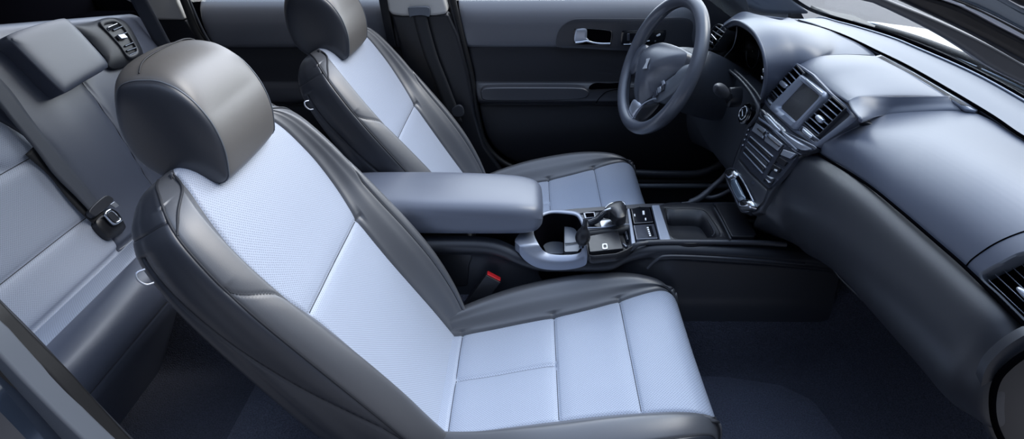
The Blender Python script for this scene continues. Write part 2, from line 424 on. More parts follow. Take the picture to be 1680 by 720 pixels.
    for g, f in ((G, False), (Gm, True)):
        gridmesh('cushion_bolster', g[:, a:b+1], 'leather', root, flip=f)
        gridmesh('cushion_side_panel', g[:, b:], 'leather_side', root, flip=f)
        tube('cushion_piping', g[:200:5, b], .0014, 'thread', root, res=6)
    tube('back_hook', [sb(.585, -.262, -.070), sb(.588, -.270, -.077), sb(.580, -.2745, -.080), sb(.568, -.273, -.078), sb(.563, -.266, -.073)], .0019, 'satin', root, n=16)
    # plastic base, sliding rails, recliner
    box('seat_base', (.24, PY, .155), (.50, .40, .075), 'plastic', root, .02)
    for s in (-.17, .17):
        box('seat_rail', (.22, PY+s, .098), (.56, .035, .03), 'dark_metal', root, .004)
    for s in (-1, 1):
        o = [A3(-.075, PY+s*.235, .20), A3(.06, PY+s*.235, .19), A3(.05, PY+s*.235, .25), A3(-.01, PY+s*.235, .31), A3(-.06, PY+s*.235, .30)]
        prism('recliner_bracket', rs(o, 30, True), (0, s*-.02, 0), 'plastic', root, .003)
    return root
seat = make_seat('grey leather front passenger seat with pale perforated insert, largest and nearest the viewer')
def copy_tree(o, parent=None):
    c = o.copy(); COL.objects.link(c); c.parent = parent
    for ch in [x for x in SC.objects if x.parent == o]: copy_tree(ch, c)
    return c
seat2 = copy_tree(seat); seat2.location.y += .72; seat2.location.x += .004
seat2['label'] = 'grey leather driver seat with pale insert, facing the steering wheel on the far side'

# seat belt buckle beside the passenger seat
b = thing('seat_belt_buckle', 'black seat belt buckle with red button standing between passenger seat and console', 'buckle', (.05, -.12, .20))
q0 = A3(.03, -.116, .235); q1 = A3(.103, -.116, .352); ax = (q1-q0)/np.linalg.norm(q1-q0); sd = np.cross(ax, [0, 1, 0])
def bk_(c, w, d): return [c+sd*a_*w+A3(0, b_*d, 0) for a_, b_ in ((-1, -1), (1, -1), (1, 1), (-1, 1))]
prism('housing', bk_(q0, .021, .010), ax*(np.linalg.norm(q1-q0)), 'plastic', b, .003)
prism('red_button', bk_(q1, .0185, .0075), ax*.004, 'red', b, .002)
tube('stalk', [q0-ax*.07, q0], .008, 'plastic', b, n=6)

# ================================================================== REAR BENCH
rb = thing('rear_bench', 'grey rear bench seat with pale insert and folded centre headrest, behind the front seats', 'rear seat', (-.85, 0, .08))
prof_ = [(-1.16, .905), (-1.12, .915), (-1.085, .90), (-1.06, .84), (-1.03, .75), (-.99, .64), (-.955, .54), (-.92, .44), (-.89, .375), (-.882, .352), (-.862, .358), (-.82, .378), (-.78, .392), (-.735, .396), (-.70, .378), (-.682, .335), (-.690, .28), (-.715, .22), (-.745, .15), (-.775, .078)]
ye_of = lambda z: float(np.interp(z, [.36, .45, .60, .66, .72, .76, .84, .90], [-.002, .012, .012, .004, -.026, -.058, -.14, -.20]))
ys = [-.71, -.65, -.55, -.42, -.30, -.20, -.08, None, .06, .14, .24, .34, .45, .56, .64, .70]
P = []
for j, y in enumerate(ys):
    r = []
    for i, (x, z) in enumerate(prof_):
        e_ = ye_of(z) if i < 9 else .0
        yy_ = e_ if y is None else (y+(e_-.0)*.5*max(0, 1-abs(y)/.35) if y > 0 else (y+e_*.8*max(0, 1-abs(y)/.4)))
        dx = .012*math.exp(-((yy_-.13)/.12)**2)-.004 if 3 <= i <= 8 else 0
        zz_ = z-(.003+.155*abs(yy_))*(1 if i < 3 else .8 if i == 3 else .45 if i == 4 else .15 if i == 5 else 0)
        r.append((x+dx, yy_, zz_))
    P.append(r)
KC = 7
G = dens(np.swapaxes(np.array(P), 0, 1), 14, 14)
iu = np.arange(G.shape[0])[:, None]/14*np.ones((1, G.shape[1])); jv = np.arange(G.shape[1])[None]/14*np.ones((G.shape[0], 1)); yy = G[..., 1]; zz = G[..., 2]
back = 1.0*(iu < 9); seatm = 1.0*(iu >= 9); ins = 1.0*(jv <= KC+.1)
rf = [(jv-KC, back*(iu > 2.6), .006, .003, .004), (zz-.625, back*ins, .005, .003, .004), (zz-.452, back*ins, .005, .003, .004),
      (iu-9, 1.0+0*iu, .010, .005, .003), (iu-12.15, seatm*(yy < .16), .0015, .003, .001), (zz-.305, 1.0*(iu > 13.5), .002, .0022, .001),
      (yy-(.235+.03*np.sin((zz-.4)*5)), back*(zz < .74), .004, .003, .003), (yy-(-.105-.6*(zz-.62)), back*ins*(zz > .625)*(zz < .80), .004, .003, .003)]
G = groove(G, rf, sign=1)
seams('seam_thread', G, [rf[0], (zz-.625, back*(jv <= KC)), (zz-.452, back*(jv <= KC)), rf[5], rf[6], rf[7]], 'thread', rb, .0011)
def cut(G, mask, name, m, uv=False, parent=rb):
    R, C = G.shape[:2]; cm = mask[:-1, :-1].ravel(); i = (np.arange(R-1)[:, None]*C+np.arange(C-1)[None]).ravel()[cm]
    F = np.stack([i, i+1, i+C+1, i+C], 1); used = np.unique(F); mp = -np.ones(R*C, int); mp[used] = np.arange(len(used))
    uvs = None
    if uv:
        du = np.concatenate([np.zeros((1, C)), np.cumsum(np.linalg.norm(np.diff(G, axis=0), axis=2), 0)]).mean(1); uvs = np.stack([du[:, None]*np.ones((1, C)), G[..., 1]], -1).reshape(-1, 2)[used]
    return mk(name, G.reshape(-1, 3)[used], mp[F], m, parent, uv=uvs, recalc=False)
inb = (back > 0) & (jv < KC) & (iu > 2.6); inc = (iu >= 9) & (iu < 12.15) & (yy < .16)
cut(G, inb, 'backrest_insert', 'fabric_rear' if 'fabric_rear' in M else 'fabric', True)
cut(G, inc, 'cushion_insert', 'fabric', True)
cut(G, (iu < 9) & ~inb, 'backrest', 'rear_leather'); cut(G, (iu >= 9) & ~inc, 'cushion', 'rear_leather')
# folded centre headrest pad
n_ = A3(.93, 0, .36); n_ /= np.linalg.norm(n_); p0 = A3(-1.0, .1, .80)
pl = [on(x, y, p0, n_) for x, y in ((9, 60), (55, 42), (103, 30), (116, 36), (150, 72), (177, 104), (172, 114), (138, 134), (112, 150), (102, 150), (62, 112), (22, 72))]
o = pad('centre_headrest', pl, n_, .005, .085, 'rear_leather', rb, p=10, rings=16)
o.modifiers.new('b', 'BEVEL').width = .006; o.modifiers['b'].limit_method = 'ANGLE'
# navy shoulder piece with air vent
n2 = A3(.9, -.05, .40); n2 /= np.linalg.norm(n2); p2 = A3(-1.035, .5, .77)
q = [on(x, y, p2, n2) for x, y in ((122, 42), (150, 36), (176, 29), (200, 32), (216, 48), (234, 84), (232, 96), (212, 106), (190, 112), (178, 108), (172, 94), (150, 70), (130, 54))]
tr = pad('shoulder_trim', q, n2, .010, .03, 'dash_low', rb, p=5)
p3 = p2+n2*.012
vq = lambda L: [on(x, y, p3, n2) for x, y in L]
vo = vq(((163, 38), (176, 31), (190, 32), (204, 44), (222, 72), (229, 88), (219, 96), (209, 94), (196, 76), (180, 58)))
vt = ringplate('vent_bezel', vo, [p3+(np.array(v)-np.mean(vo, 0))*.80+(np.mean(vo, 0)-p3) for v in vo], n2, .003, .01, 'plastic_mid', rb)
pad('vent_back', [np.mean(vo, 0)+(np.array(v)-np.mean(vo, 0))*.84-n2*.004 for v in vo], n2, .0, .004, 'black', vt)
for a_, b_ in (((186, 50), (201, 43)), ((192, 60), (209, 53)), ((205, 76), (219, 70)), ((208, 84), (224, 78)), ((212, 91), (226, 85))):
    A_, B_ = vq((a_, b_)); tube('vent_slat', [A_, B_], .003, 'dark_metal', vt, n=4)
A_, B_ = vq(((174, 46), (190, 39))); prism('vent_wheel', [A_, B_, B_+A3(0, 0, -.012), A_+A3(0, 0, -.012)], n2*.008, 'chrome', vt, .002)
prism('vent_tab', vq(((189, 59), (200, 57), (207, 64), (196, 66))), n2*.010, 'satin', vt, .002)

# rear seat belt
bt = thing('rear_seat_belt', 'dark woven rear seat belt with metal tongue lying across the rear backrest', 'seat belt', (-.93, .06, .36))
def strap(name, ctr, wid, m, parent, n=50, th=.0016, wdir=(0, 1, 0), twist=None):
    c = rs(ctr, n); Wd = rs(wid, n) if np.ndim(wid) == 2 and len(wid) > 1 else np.repeat(np.asarray(wid, float).reshape(1, 3), n, 0)
    G = np.stack([c-Wd, c-Wd*.5, c, c+Wd*.5, c+Wd], 1)
    return gridmesh(name, G, m, parent, solid=th, solid_off=0)
def bp(px, py, lift=.014):
    """point on the rear backrest surface"""
    a_ = A3(-.892, 0, .38); b_ = A3(-1.06, 0, .84); d_ = (b_-a_)/np.linalg.norm(b_-a_); n = A3(d_[2], 0, -d_[0]); n = n/np.linalg.norm(n)
    return on(px, py, a_+n*lift, n)
lf = [(-70, 95), (-12, 160), (18, 200), (62, 250), (90, 288), (122, 322), (150, 350)]; rt_ = [(-42, 82), (18, 150), (48, 188), (80, 232), (112, 270), (140, 302), (163, 334)]
cc = [(bp(*a_)+bp(*b_))/2 for a_, b_ in zip(lf, rt_)]; ww = [(bp(*b_)-bp(*a_))/2 for a_, b_ in zip(lf, rt_)]
strap('webbing', cc, ww, 'webbing', bt)
cc2 = [(bp(*a_, .006)+bp(*b_, .006))/2 for a_, b_ in zip([(40, 250), (78, 286), (112, 326), (146, 356), (170, 376)], [(62, 238), (100, 270), (132, 312), (160, 345), (192, 368)])]
strap('lap_webbing', cc2, [A3(.002, .020, .006)], 'webbing_black', bt, 30)
q = [bp(x, y, .022) for x, y in ((147, 344), (172, 321), (184, 323), (186, 330), (162, 352), (154, 354))]
prism('belt_loop', rs(q, 30, True), SN*-.016, 'plastic_mid', bt, .003)
t_ = [bp(x, y, .028) for x, y in ((172, 348), (184, 343), (200, 359), (197, 365), (187, 368), (174, 355))]
ti = [np.mean(t_, 0)+(v-np.mean(t_, 0))*.66 for v in t_]
ringplate('tongue_rim', t_, ti, SN, .003, .006, 'chrome', bt, n=40)
pad('tongue', [v-SN*.001 for v in ti], SN, .001, .003, 'plastic_mid', bt, n=30)
prism('latch_tab', [bp(x, y, .026) for x, y in ((181, 335), (188, 330), (196, 337), (190, 341))], SN*-.004, 'satin', bt, .001)
cp_ = [bp(x, y, .012) for x, y in ((158, 362), (188, 345), (204, 366), (206, 374), (196, 384), (178, 390))]
pad('buckle_pocket', cp_, SN, .006, .02, 'plastic', bt, n=40)
# far rear belt by the pillar
b2 = thing('rear_seat_belt', 'blue-grey seat belt running down beside the rear pillar, far upper left', 'seat belt', (-1.03, .70, .66))
cc = [(U(a_, b_, 'y', .665)+U(c_, d_, 'y', .665))/2 for a_, b_, c_, d_ in ((205, -14, 232, -20), (222, 14, 246, 8), (238, 42, 262, 38), (254, 72, 278, 68), (270, 102, 296, 98))]
strap('webbing', cc, [A3(.026, 0, .006)], 'webbing', b2, 24)

# rear parcel shelf / dark rear screen edge
shade_roof = tag(mk('shade_ceiling_rear', [(x, y*(1-.1*(z > 1.3)), z) for z in (1.29, 1.33) for x, y in ((-1.35, -.62), (-.24, -.62), (-.24, .62), (-1.35, .62))], [(0, 1, 2, 3), (7, 6, 5, 4), (0, 4, 5, 1), (1, 5, 6, 2), (2, 6, 7, 3), (3, 7, 4, 0)], 'trim_light', None, bevel=.01), kind='structure')  # unseen part roof, added and sized to shade the rear bench
ps = tag(box('parcel_shelf', (-1.66, 0, .79), (1.03, 1.56, .02), 'black', None, .006), 'black parcel shelf behind the rear backrest, top left corner', 'shelf')
# rear pillar
cpo = thing('rear_pillar', 'pale grey and black trimmed rear pillar at the top left', 'pillar', (-1.0, .75, .5))
prism('upper_trim', UL('y', .72, (120, -230), (204, 0), (222, 8), (245, 24), (258, 33), (303, 33), (290, 4), (235, -210)), (0, .05, 0), 'trim_light', cpo, .008, seg=3)
prism('lower_trim', UL('y', .73, (246, 24), (304, 33), (330, 75), (350, 110), (372, 170), (300, 170), (262, 60)), (0, .05, 0), 'door_dark', cpo, .006)

# ================================================================== DOORS OF THE DRIVER SIDE
zp = [(.800, .836), (.778, .834), (.756, .823), (.739, .802), (.727, .770), (.722, .735), (.722, .702), (.727, .690), (.733, .681), (.728, .640), (.727, .600), (.724, .572), (.718, .560), (.712, .548), (.708, .530), (.709, .508), (.722, .494), (.738, .486), (.732, .470), (.730, .42), (.733, .36), (.740, .30), (.752, .25), (.775, .20)]
def door_panel(xs_of, xe_of, root, groovecut=True):
    P = []
    for y, z in zp:
        xa, xb = xs_of(z), xe_of(z)
        P.append([(xa, y+.035, z), (xa+.004, y+.012, z), (xa+.018, y, z)]+[(xa+.018+(xb-xa-.036)*t, y, z) for t in (.15, .35, .5, .65, .85, 1)]+[(xb-.004, y+.012, z), (xb, y+.035, z)])
    G = dens(np.array(P), 8, 6)
    iu = np.arange(G.shape[0])/8
    a_, b_, c_ = 7*8+4, 11*8, 17*8
    gridmesh('upper_panel', G[:a_+1], 'door_top_lit', root, flip=True)
    gridmesh('middle_panel', G[a_:b_+1], 'door_dark', root, flip=True)
    gridmesh('armrest', G[b_:c_+1], 'door', root, flip=True)
    gridmesh('lower_panel', G[c_:], 'door_dark', root, flip=True)
    return G
ed = np.array([(U(x, y, 'y', .735)[0], U(x, y, 'y', .735)[2]) for x, y in ((744, -20), (762, 60), (777, 120), (788, 190), (803, 235), (832, 265), (872, 277), (930, 283))])
fd = thing('front_door', 'dark driver door trim with armrest, pull handle and window switches', 'door', (.5, .76, .1))
door_panel(lambda z: float(np.interp(z, ed[::-1, 1], ed[::-1, 0])), lambda z: 1.02, fd)
# bezel around handle and switches
zb = lambda L, y=.716: UL('y', y, *L)
bo = zb(((913, 76), (914, 60), (921, 45), (936, 34), (956, 31), (1010, 31), (1060, 31), (1130, 31), (1135, 60), (1130, 84), (1060, 84), (1000, 82), (950, 79), (920, 78)))
bz = pad('handle_bezel', bo, (0, -1, 0), .003, .012, 'door', fd, n=90, p=8)
hr_ = zb(((942, 50), (948, 46), (975, 47), (1000, 50), (1005, 54), (1003, 70), (998, 75), (970, 74), (945, 73), (941, 68)), .711)
c_ = np.mean(hr_, 0)
hd = ringplate('handle_surround', hr_, [c_+(v-c_)*.93 for v in hr_], (0, -1, 0), .001, .004, 'piano', bz)
pad('handle_recess', [c_+(v-c_)*.95 for v in hr_], (0, -1, 0), 0, .003, 'black', bz)
hl = pad('pull_handle', zb(((944, 52), (948, 48), (962, 48), (963, 62), (966, 67), (944, 69)), .706), (0, -1, 0), .003, .006, 'satin', bz, n=40)
tube('chrome_lever', zb(((944, 70), (954, 69), (963, 67.5), (974, 70), (986, 71.5), (1001, 71.5)), .704), .0034, 'chrome', bz, n=20)
so_ = zb(((1020, 53), (1027, 50), (1060, 50), (1088, 49), (1093, 52), (1090, 66), (1084, 71), (1060, 73), (1024, 74), (1019, 71)), .711)
pad('switch_panel', so_, (0, -1, 0), .0015, .004, 'piano', bz, n=60, p=8)
tube('chrome_strip', zb(((1023, 73), (1034, 72.5), (1050, 70), (1066, 67)), .707), .0016, 'chrome', bz, n=12)
for x, y, w_, h_ in ((1031, 61, 4, 12), (1048, 62, 3, 6), (1075, 68, 2.5, 3)):
    q = zb(((x-w_/2, y-h_/2), (x+w_/2, y-h_/2), (x+w_/2, y+h_/2), (x-w_/2, y+h_/2)), .706); prism('window_switch', q, (0, .004, 0), 'gloss_grey', bz, .001)
pad('lock_symbol', zb(((1077, 58), (1083, 55), (1083, 58), (1078, 60)), .706), (0, -1, 0), .0003, .001, 'print_white', bz, n=16)
prism('armrest_pad', rs([A3(.022, .682, z_) for z_ in ()] or [A3(.02, .684, .535), A3(.022, .684, .556), A3(.06, .684, .563), A3(.20, .684, .564), A3(.34, .684, .563), A3(.378, .684, .556), A3(.388, .684, .542), A3(.375, .684, .526), A3(.30, .684, .518), A3(.10, .684, .516), A3(.03, .684, .518)], 60, True), (0, .05, 0), 'door', fd, .010, seg=4)
# armrest grip slot and pocket line
pad('grip_pocket', zb(((966, 146), (975, 137), (1000, 137), (1030, 136), (1030, 143), (985, 146)), .704), (0, -1, 0), .001, .004, 'black', fd, n=40)
tube('pocket_seam', zb(((978, 169), (986, 158), (1000, 149), (1040, 144)), .706), .0013, 'black', fd, n=24)
win1 = gridmesh('window_glass', np.array([[(x, .765+.03*(z-.86)/.3, z) for x in (-.06, .95)] for z in (.83, 1.15)]), None or mat('glass', (1, 1, 1), .02), fd, solid=.004)
def glassify(m):
    nt = m.node_tree; out = nt.nodes['Material Output']; tr_ = nt.nodes.new('ShaderNodeBsdfTransparent'); gl = nt.nodes.new('ShaderNodeBsdfGlossy'); gl.inputs['Roughness'].default_value = .02
    fr = nt.nodes.new('ShaderNodeFresnel'); fr.inputs['IOR'].default_value = 1.25; mx = nt.nodes.new('ShaderNodeMixShader'); tr_.inputs['Color'].default_value = (.93, .95, .95, 1)
    mx.inputs[0].default_value = .04; nt.links.new(tr_.outputs[0], mx.inputs[1]); nt.links.new(gl.outputs[0], mx.inputs[2]); nt.links.new(mx.outputs[0], out.inputs['Surface'])
glassify(M['glass'])
tube('door_seal', UL('y', .72, (738, -20), (757, 60), (772, 120), (783, 190), (797, 237), (828, 268), (870, 281), (940, 288), (1040, 290)), .011, 'rubber', fd, n=70, res=10)
tube('edge_trim', UL('y', .712, (733, -20), (752, 60), (767, 120), (776, 185), (786, 232), (800, 258)), .005, 'plastic', fd, n=50)
rd = thing('rear_door', 'dark rear door trim seen between the headrests on the far side', 'door', (-.6, .76, .1))
rr = np.array([(U(x, y, 'y', .735)[0], U(x, y, 'y', .735)[2]) for x, y in ((312, -16), (328, 30), (350, 78), (380, 130), (405, 200), (420, 300))])
door_panel(lambda z: float(np.interp(z, rr[::-1, 1], rr[::-1, 0])), lambda z: -.20, rd)
gridmesh('window_glass', np.array([[(x, .765+.03*(z-.86)/.3, z) for x in (-.95, -.28)] for z in (.83, 1.15)]), 'glass', rd, solid=.004)
tube('door_seal', UL('y', .72, (294, -20), (306, 10), (322, 50), (345, 85), (368, 130), (385, 190)), .013, 'rubber', rd, n=50, res=10)
tube('edge_strip', UL('y', .715, (303, -20), (315, 10), (333, 50), (352, 82)), .004, 'plastic_mid', rd, n=30)

# centre pillar with the driver's belt
pl = thing('centre_pillar', 'black centre pillar with pale upper trim between the two far doors', 'pillar', (-.17, .72, .1))
lowp = UL('y', .69, (641, 24), (735, 22), (752, 60), (768, 120), (780, 190), (795, 240), (830, 290), (700, 330), (690, 200), (665, 110))
prism('lower_trim', lowp, (0, .05, 0), 'plastic', pl, .01, seg=3)
prism('upper_trim', UL('y', .684, (596, -215), (634, 0), (637, 18), (643, 25), (660, 27), (715, 26), (733, 23), (734, 14), (730, 0), (700, -215)), (0, .05, 0), 'trim_light', pl, .01, seg=3)
prism('adjuster_trim', UL('y', .70, (617, -20), (632, -20), (650, 78), (636, 76)), (0, .04, 0), 'plastic', pl, .003)
fb = thing('front_seat_belt', 'black driver seat belt hanging from its guide on the pale pillar trim', 'seat belt', (-.12, .68, .4))
gq = UL('y', .668, (669, 14), (671, 12), (690, 11), (703, 12), (706, 20), (704, 28), (699, 27), (690, 25.5), (676, 27), (672, 29))
prism('belt_guide', rs(gq, 40, True), (0, .018, 0), 'frame_grey', fb, .003)
cc = [(U(a_, b_, 'y', .672)+U(c_, b_, 'y', .672))/2 for a_, b_, c_ in ((678, 24, 699), (683, 50, 706), (697, 95, 719), (712, 135, 736), (727, 175, 752), (735, 200, 762))]
strap('webbing', cc, [(U(700, 60, 'y', .672)-U(678, 60, 'y', .672))/2], 'webbing_black', fb, 30)
q = UL('y', .66, (741, 180), (752, 173), (759, 177), (761, 188), (754, 192), (744, 190)); prism('latch', rs(q, 24, True), (0, .014, 0), 'plastic_mid', fb, .002)

# ================================================================== FLOOR, SILL
fl = thing('floor', None, None, (0, 0, 0), kind='structure')
def fz(x, y):
    t = math.exp(-(max(0, abs(y+.0)-.10)/.036)**2)*.20        # tunnel
    z = .075+t*(1 if abs(y) > .1 else 1)
    z += .42*sstep((x-.90)/.38)*(1 if x > .9 else 0)           # toe board
    return float(z)
X = np.linspace(-1.0, 1.32, 120); Y = np.linspace(-.80, .80, 140)
Gf = np.array([[(x, y, fz(x, y)) for y in Y] for x in X])
gridmesh('carpet', Gf, 'carpet', fl)
V = np.array([(x, y, .0) for x in (-1.05, 1.4) for y in (-.8, .8)]); mk('floor_pan', V, [(0, 1, 3, 2)], 'black', fl, solid=.02)
def mat_pad(name, pts, label):
    P_ = [A3(*on(x, y, (0, 0, .088), (0, 0, 1))) for x, y in pts]
    return tag(pad(name, P_, (0, 0, 1), .003, .008, 'carpet_light', None, n=80, p=10, rounded=False), label, 'floor mat')
mm = pad('floor_mat', [A3(.50, -.69, .082), A3(.50, -.155, .082), A3(.66, -.158, .082), A3(.82, -.19, .082), A3(.88, -.24, .082), A3(.96, -.69, .085)], (0, 0, 1), .006, .006, 'carpet_light', None, n=80, p=12, rounded=False)
tag(mm, 'dark carpet mat in the front passenger footwell below the glovebox', 'floor mat')
mm = pad('floor_mat', [A3(-.50, -.70, .082), A3(-.50, -.20, .082), A3(-.12, -.19, .082), A3(-.12, -.70, .082)], (0, 0, 1), .010, .010, 'carpet_light', None, n=80, p=14, rounded=False)
tag(mm, 'blue-grey carpet mat on the floor behind the front passenger seat', 'floor mat')
st = thing('door_sill', 'dark door sill with two lengthwise ribs below the driver door', 'sill', (.6, .70, .1))
box('sill_body', (.45, .755, .14), (1.3, .13, .16), 'door_dark', st, .02, seg=3)
tube('sill_rib', UL('y', .69, (1020, 283), (1100, 286), (1150, 284), (1185, 268), (1215, 250)), .014, 'plastic_mid', st, n=30, res=12)
tube('sill_rib', UL('y', .68, (1020, 305), (1100, 305), (1200, 305)), .010, 'frame_grey', st, n=12, res=10)
fw_ = mk('firewall', [(1.33, -.8, .0), (1.33, .8, .0), (1.33, .8, .75), (1.33, -.8, .75)], [(0, 1, 2, 3)], 'black', None, solid=.02); tag(fw_, kind='structure'); fw_.name = 'wall_front'
bw = mk('wall_back', [(-1.30, -.8, .0), (-1.30, .8, .0), (-1.30, .8, .9), (-1.30, -.8, .9)], [(0, 1, 2, 3)], 'black', None, solid=.02); tag(bw, kind='structure')
wl = mk('wall_far', [(-1.3, .80, .0), (1.33, .80, .0), (1.33, .80, .72), (1.10, .80, .76), (1.04, .80, .84), (-1.3, .80, .84)], [(0, 1, 2, 3, 4, 5)], 'black', None, solid=.015); tag(wl, kind='structure')

# ================================================================== CENTRE CONSOLE
cs = thing('centre_console', 'dark centre console with padded armrest, shifter and storage trays between the front seats', 'console', (.25, 0, .08))
ZC = .44
z4 = lambda L, z=ZC: UL('z', z, *L)
# body: rows of x stations, columns of cross-section (near side, mirrored)
sts = [(-.40, .435), (-.20, .435), (.0, .44), (.10, .435), (.165, .415), (.22, .398), (.30, .398), (.38, .402), (.425, .418), (.47, .432), (.54, .434), (.64, .428), (.76, .420), (.86, .41), (.93, .40)]
def csec(x, z, s):
    hw = .098 if x < .16 else (.112 if x < .40 else .100)
    k = float(sstep((.56-x)/.14)); lo = lambda w_: w_*(1-k)+.086*k
    return [(x, s*(hw-.020), z+.004), (x, s*(hw-.004), z), (x, s*(hw+.006), z-.012), (x, s*(hw+.004), z-.028), (x, s*lo(hw+.006), z-.052), (x, s*lo(hw+.012), .30), (x, s*lo(hw+.018), .25), (x, s*lo(hw+.022), .08)]
for s in (-1, 1):
    G = dens(np.array([csec(x, z, s) for x, z in sts]), 6, 8)
    iu = np.arange(G.shape[0])[:, None]/6*np.ones((1, G.shape[1])); vv = np.arange(G.shape[1])[None]/8*np.ones((G.shape[0], 1))
    xx = G[..., 0]; lip = 3.1+1.6*sstep((.52-xx)/.08)
    G = groove(G, [(vv-lip, 1.0*(xx > .44), .006, .005, .0)], sign=1 if s < 0 else -1)
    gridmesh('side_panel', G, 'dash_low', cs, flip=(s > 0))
q = [(-.40, -.11, .08), (-.40, .11, .08), (-.40, .09, .45), (-.40, -.09, .45)]; mk('rear_panel', q, [(0, 1, 2, 3)], 'plastic', cs, solid=.003)
mk('inner_floor', [(-.39, -.08, .30), (.80, -.08, .30), (.80, .08, .30), (-.39, .08, .30)], [(0, 1, 2, 3)], 'black', cs, solid=.004)
tube('side_crease', UL('y', -.122, (1062, 440), (1078, 426), (1100, 420), (1200, 424), (1320, 433)), .0035, 'plastic_mid', cs, n=50)
# armrest lid
def alid():
    xs_ = [-.30, -.27, -.20, -.05, .08, .15, .185, .205, .217, .221]; Z1 = [.536, .542, .545, .545, .542, .538, .533, .527, .516, .500]; P = []
    hw = [.070, .088, .094, .096, .096, .094, .090, .083, .070, .045]
    for x, z, h in zip(xs_, Z1, hw):
        b_ = .462+.0*x; b_ = b_ if x < .2 else b_+.012*(x-.2)/.02
        ring = [(0, z+.003), (.55*h, z+.0015), (.86*h, z-.004), (h, z-.020), (h*1.01, (z+b_)/2), (h*.97, b_+.010), (h*.8, b_), (0, b_-.002)]
        full = ring+[(-a_, c_) for a_, c_ in ring[-2:0:-1]]
        P.append([(x, a_-.012, c_) for a_, c_ in full])
    return np.array(P)
P = alid(); Q = cr(P, 6); Q = np.swapaxes(cr(np.swapaxes(Q, 0, 1), 5, True), 0, 1); Q = np.concatenate([Q, Q[:, :1]], 1)
V = Q.reshape(-1, 3); R_, C_ = Q.shape[:2]; F = [(i*C_+k, i*C_+k+1, (i+1)*C_+k+1, (i+1)*C_+k) for i in range(R_-1) for k in range(C_-1)]
V = np.concatenate([V, [Q[0].mean(0), Q[-1].mean(0)+A3(.001, 0, 0)]])
F += [(k+1, k, len(V)-2) for k in range(C_-1)]+[((R_-1)*C_+k, (R_-1)*C_+k+1, len(V)-1) for k in range(C_-1)]
mk('armrest_lid', V, F, 'armrest', cs)
pd = UL('y', -.088, (742, 398), (762, 408), (772, 412), (776, 420), (770, 436), (768, 470), (700, 470), (690, 398)); prism('armrest_box', rs(pd, 40, True, False), (0, .170, 0), 'plastic', cs, .004)
# grey surround of the cup holder
def zc_(L, lim, z=ZC):
    o = []
    for x, y in L:
        p = U(x, y, 'z', z); o.append(U(x, y, 'y', -lim) if p[1] < -lim else p)
    return o
outer = zc_(((846, 392), (852, 404), (862, 416), (878, 426), (900, 431), (930, 431), (958, 425), (964, 415), (962, 395), (964, 378), (957, 360), (948, 349), (930, 346), (904, 346), (888, 350), (876, 360)), .122)
inner = zc_(((876, 378), (877, 388), (884, 402), (893, 413), (906, 418), (930, 419), (950, 416), (955, 408), (959, 395), (957, 378), (951, 362), (944, 354), (928, 351), (906, 350), (892, 354), (884, 363)), .104)
cu = ringplate('cup_holder_surround', outer, inner, (0, 0, 1), .004, .02, 'silver_plastic', cs, n=110)
tray('cup_holder_well', inner, (0, 0, -.10), 'black', cu, taper=.88)
gb = z4(((926, 362), (952, 361), (960, 380), (957, 402), (948, 412), (926, 413)), .405); pad('divider_tray', gb, (0, 0, 1), .001, .06, 'frame_grey', cu, n=50, p=8, rounded=False)
tube('divider_step', z4(((927, 399), (940, 398), (955, 394)), .409), .002, 'frame_grey', cu, n=10)
gf = z4(((886, 392), (924, 392), (924, 416), (897, 416)), .36); pad('well_mat', gf, (0, 0, 1), .001, .004, 'frame_grey', cu, n=40, rounded=False)
# small dark knob with chrome neck
kc = z4(((955, 384),), .475)[0]
kn = []; 
for i in range(13):
    t = i/12; kn.append(kc+A3(0, 0, -.030+.055*t)+A3(.001*i*.4, 0, 0))
rad = [.006, .011, .0145, .0165, .0175, .0178, .0172, .016, .014, .011, .008, .006, .0055]
ko = tube('gear_knob', kn, rad, 'plastic', cs, res=20, sub=1)
tube('knob_neck', [kn[-1]-A3(0, 0, .002), kn[-1]+A3(.001, .004, .012)], .0055, 'dark_metal', ko, n=5, res=12)
tube('knob_stem', [kc+A3(0, 0, -.036), kc+A3(0, 0, -.024)], .006, 'dark_metal', ko, n=5, res=12)
# top deck strips
deck = lambda name, L, z, m, th=.02, bv=.002, par=cs: prism(name, z4(L, z), (0, 0, -th), m, par, bv)
deck('far_rail', ((880, 349), (940, 342), (1050, 334), (1052, 338), (1040, 341), (972, 346), (950, 350), (935, 347), (890, 350)), ZC, 'plastic_mid')
deck('far_rail', ((1048, 334), (1190, 331), (1225, 332), (1228, 338), (1170, 337), (1085, 338), (1050, 339)), ZC, 'plastic_mid')
deck('shifter_deck', ((946, 348), (1030, 342), (1036, 371), (964, 378), (958, 362)), ZC-.004, 'plastic_mid', .02)
deck('slot_rim', ((956, 348), (976, 347), (978, 356), (959, 358)), ZC-.001, 'gloss_grey', .006, .0015)
deck('slot', ((960, 349.5), (974, 348.5), (975.5, 354.5), (962, 355.5)), ZC+.0005, 'black', .006, .0008)
gp = deck('gate_plate', ((984, 362), (1012, 359), (1017, 369), (1003, 371), (986, 372)), ZC+.001, 'satin', .006, .001)
tube('gate_edge', z4(((964, 374), (990, 373), (1015, 369), (1034, 368)), ZC+.002), .0016, 'silver_plastic', cs, n=20)
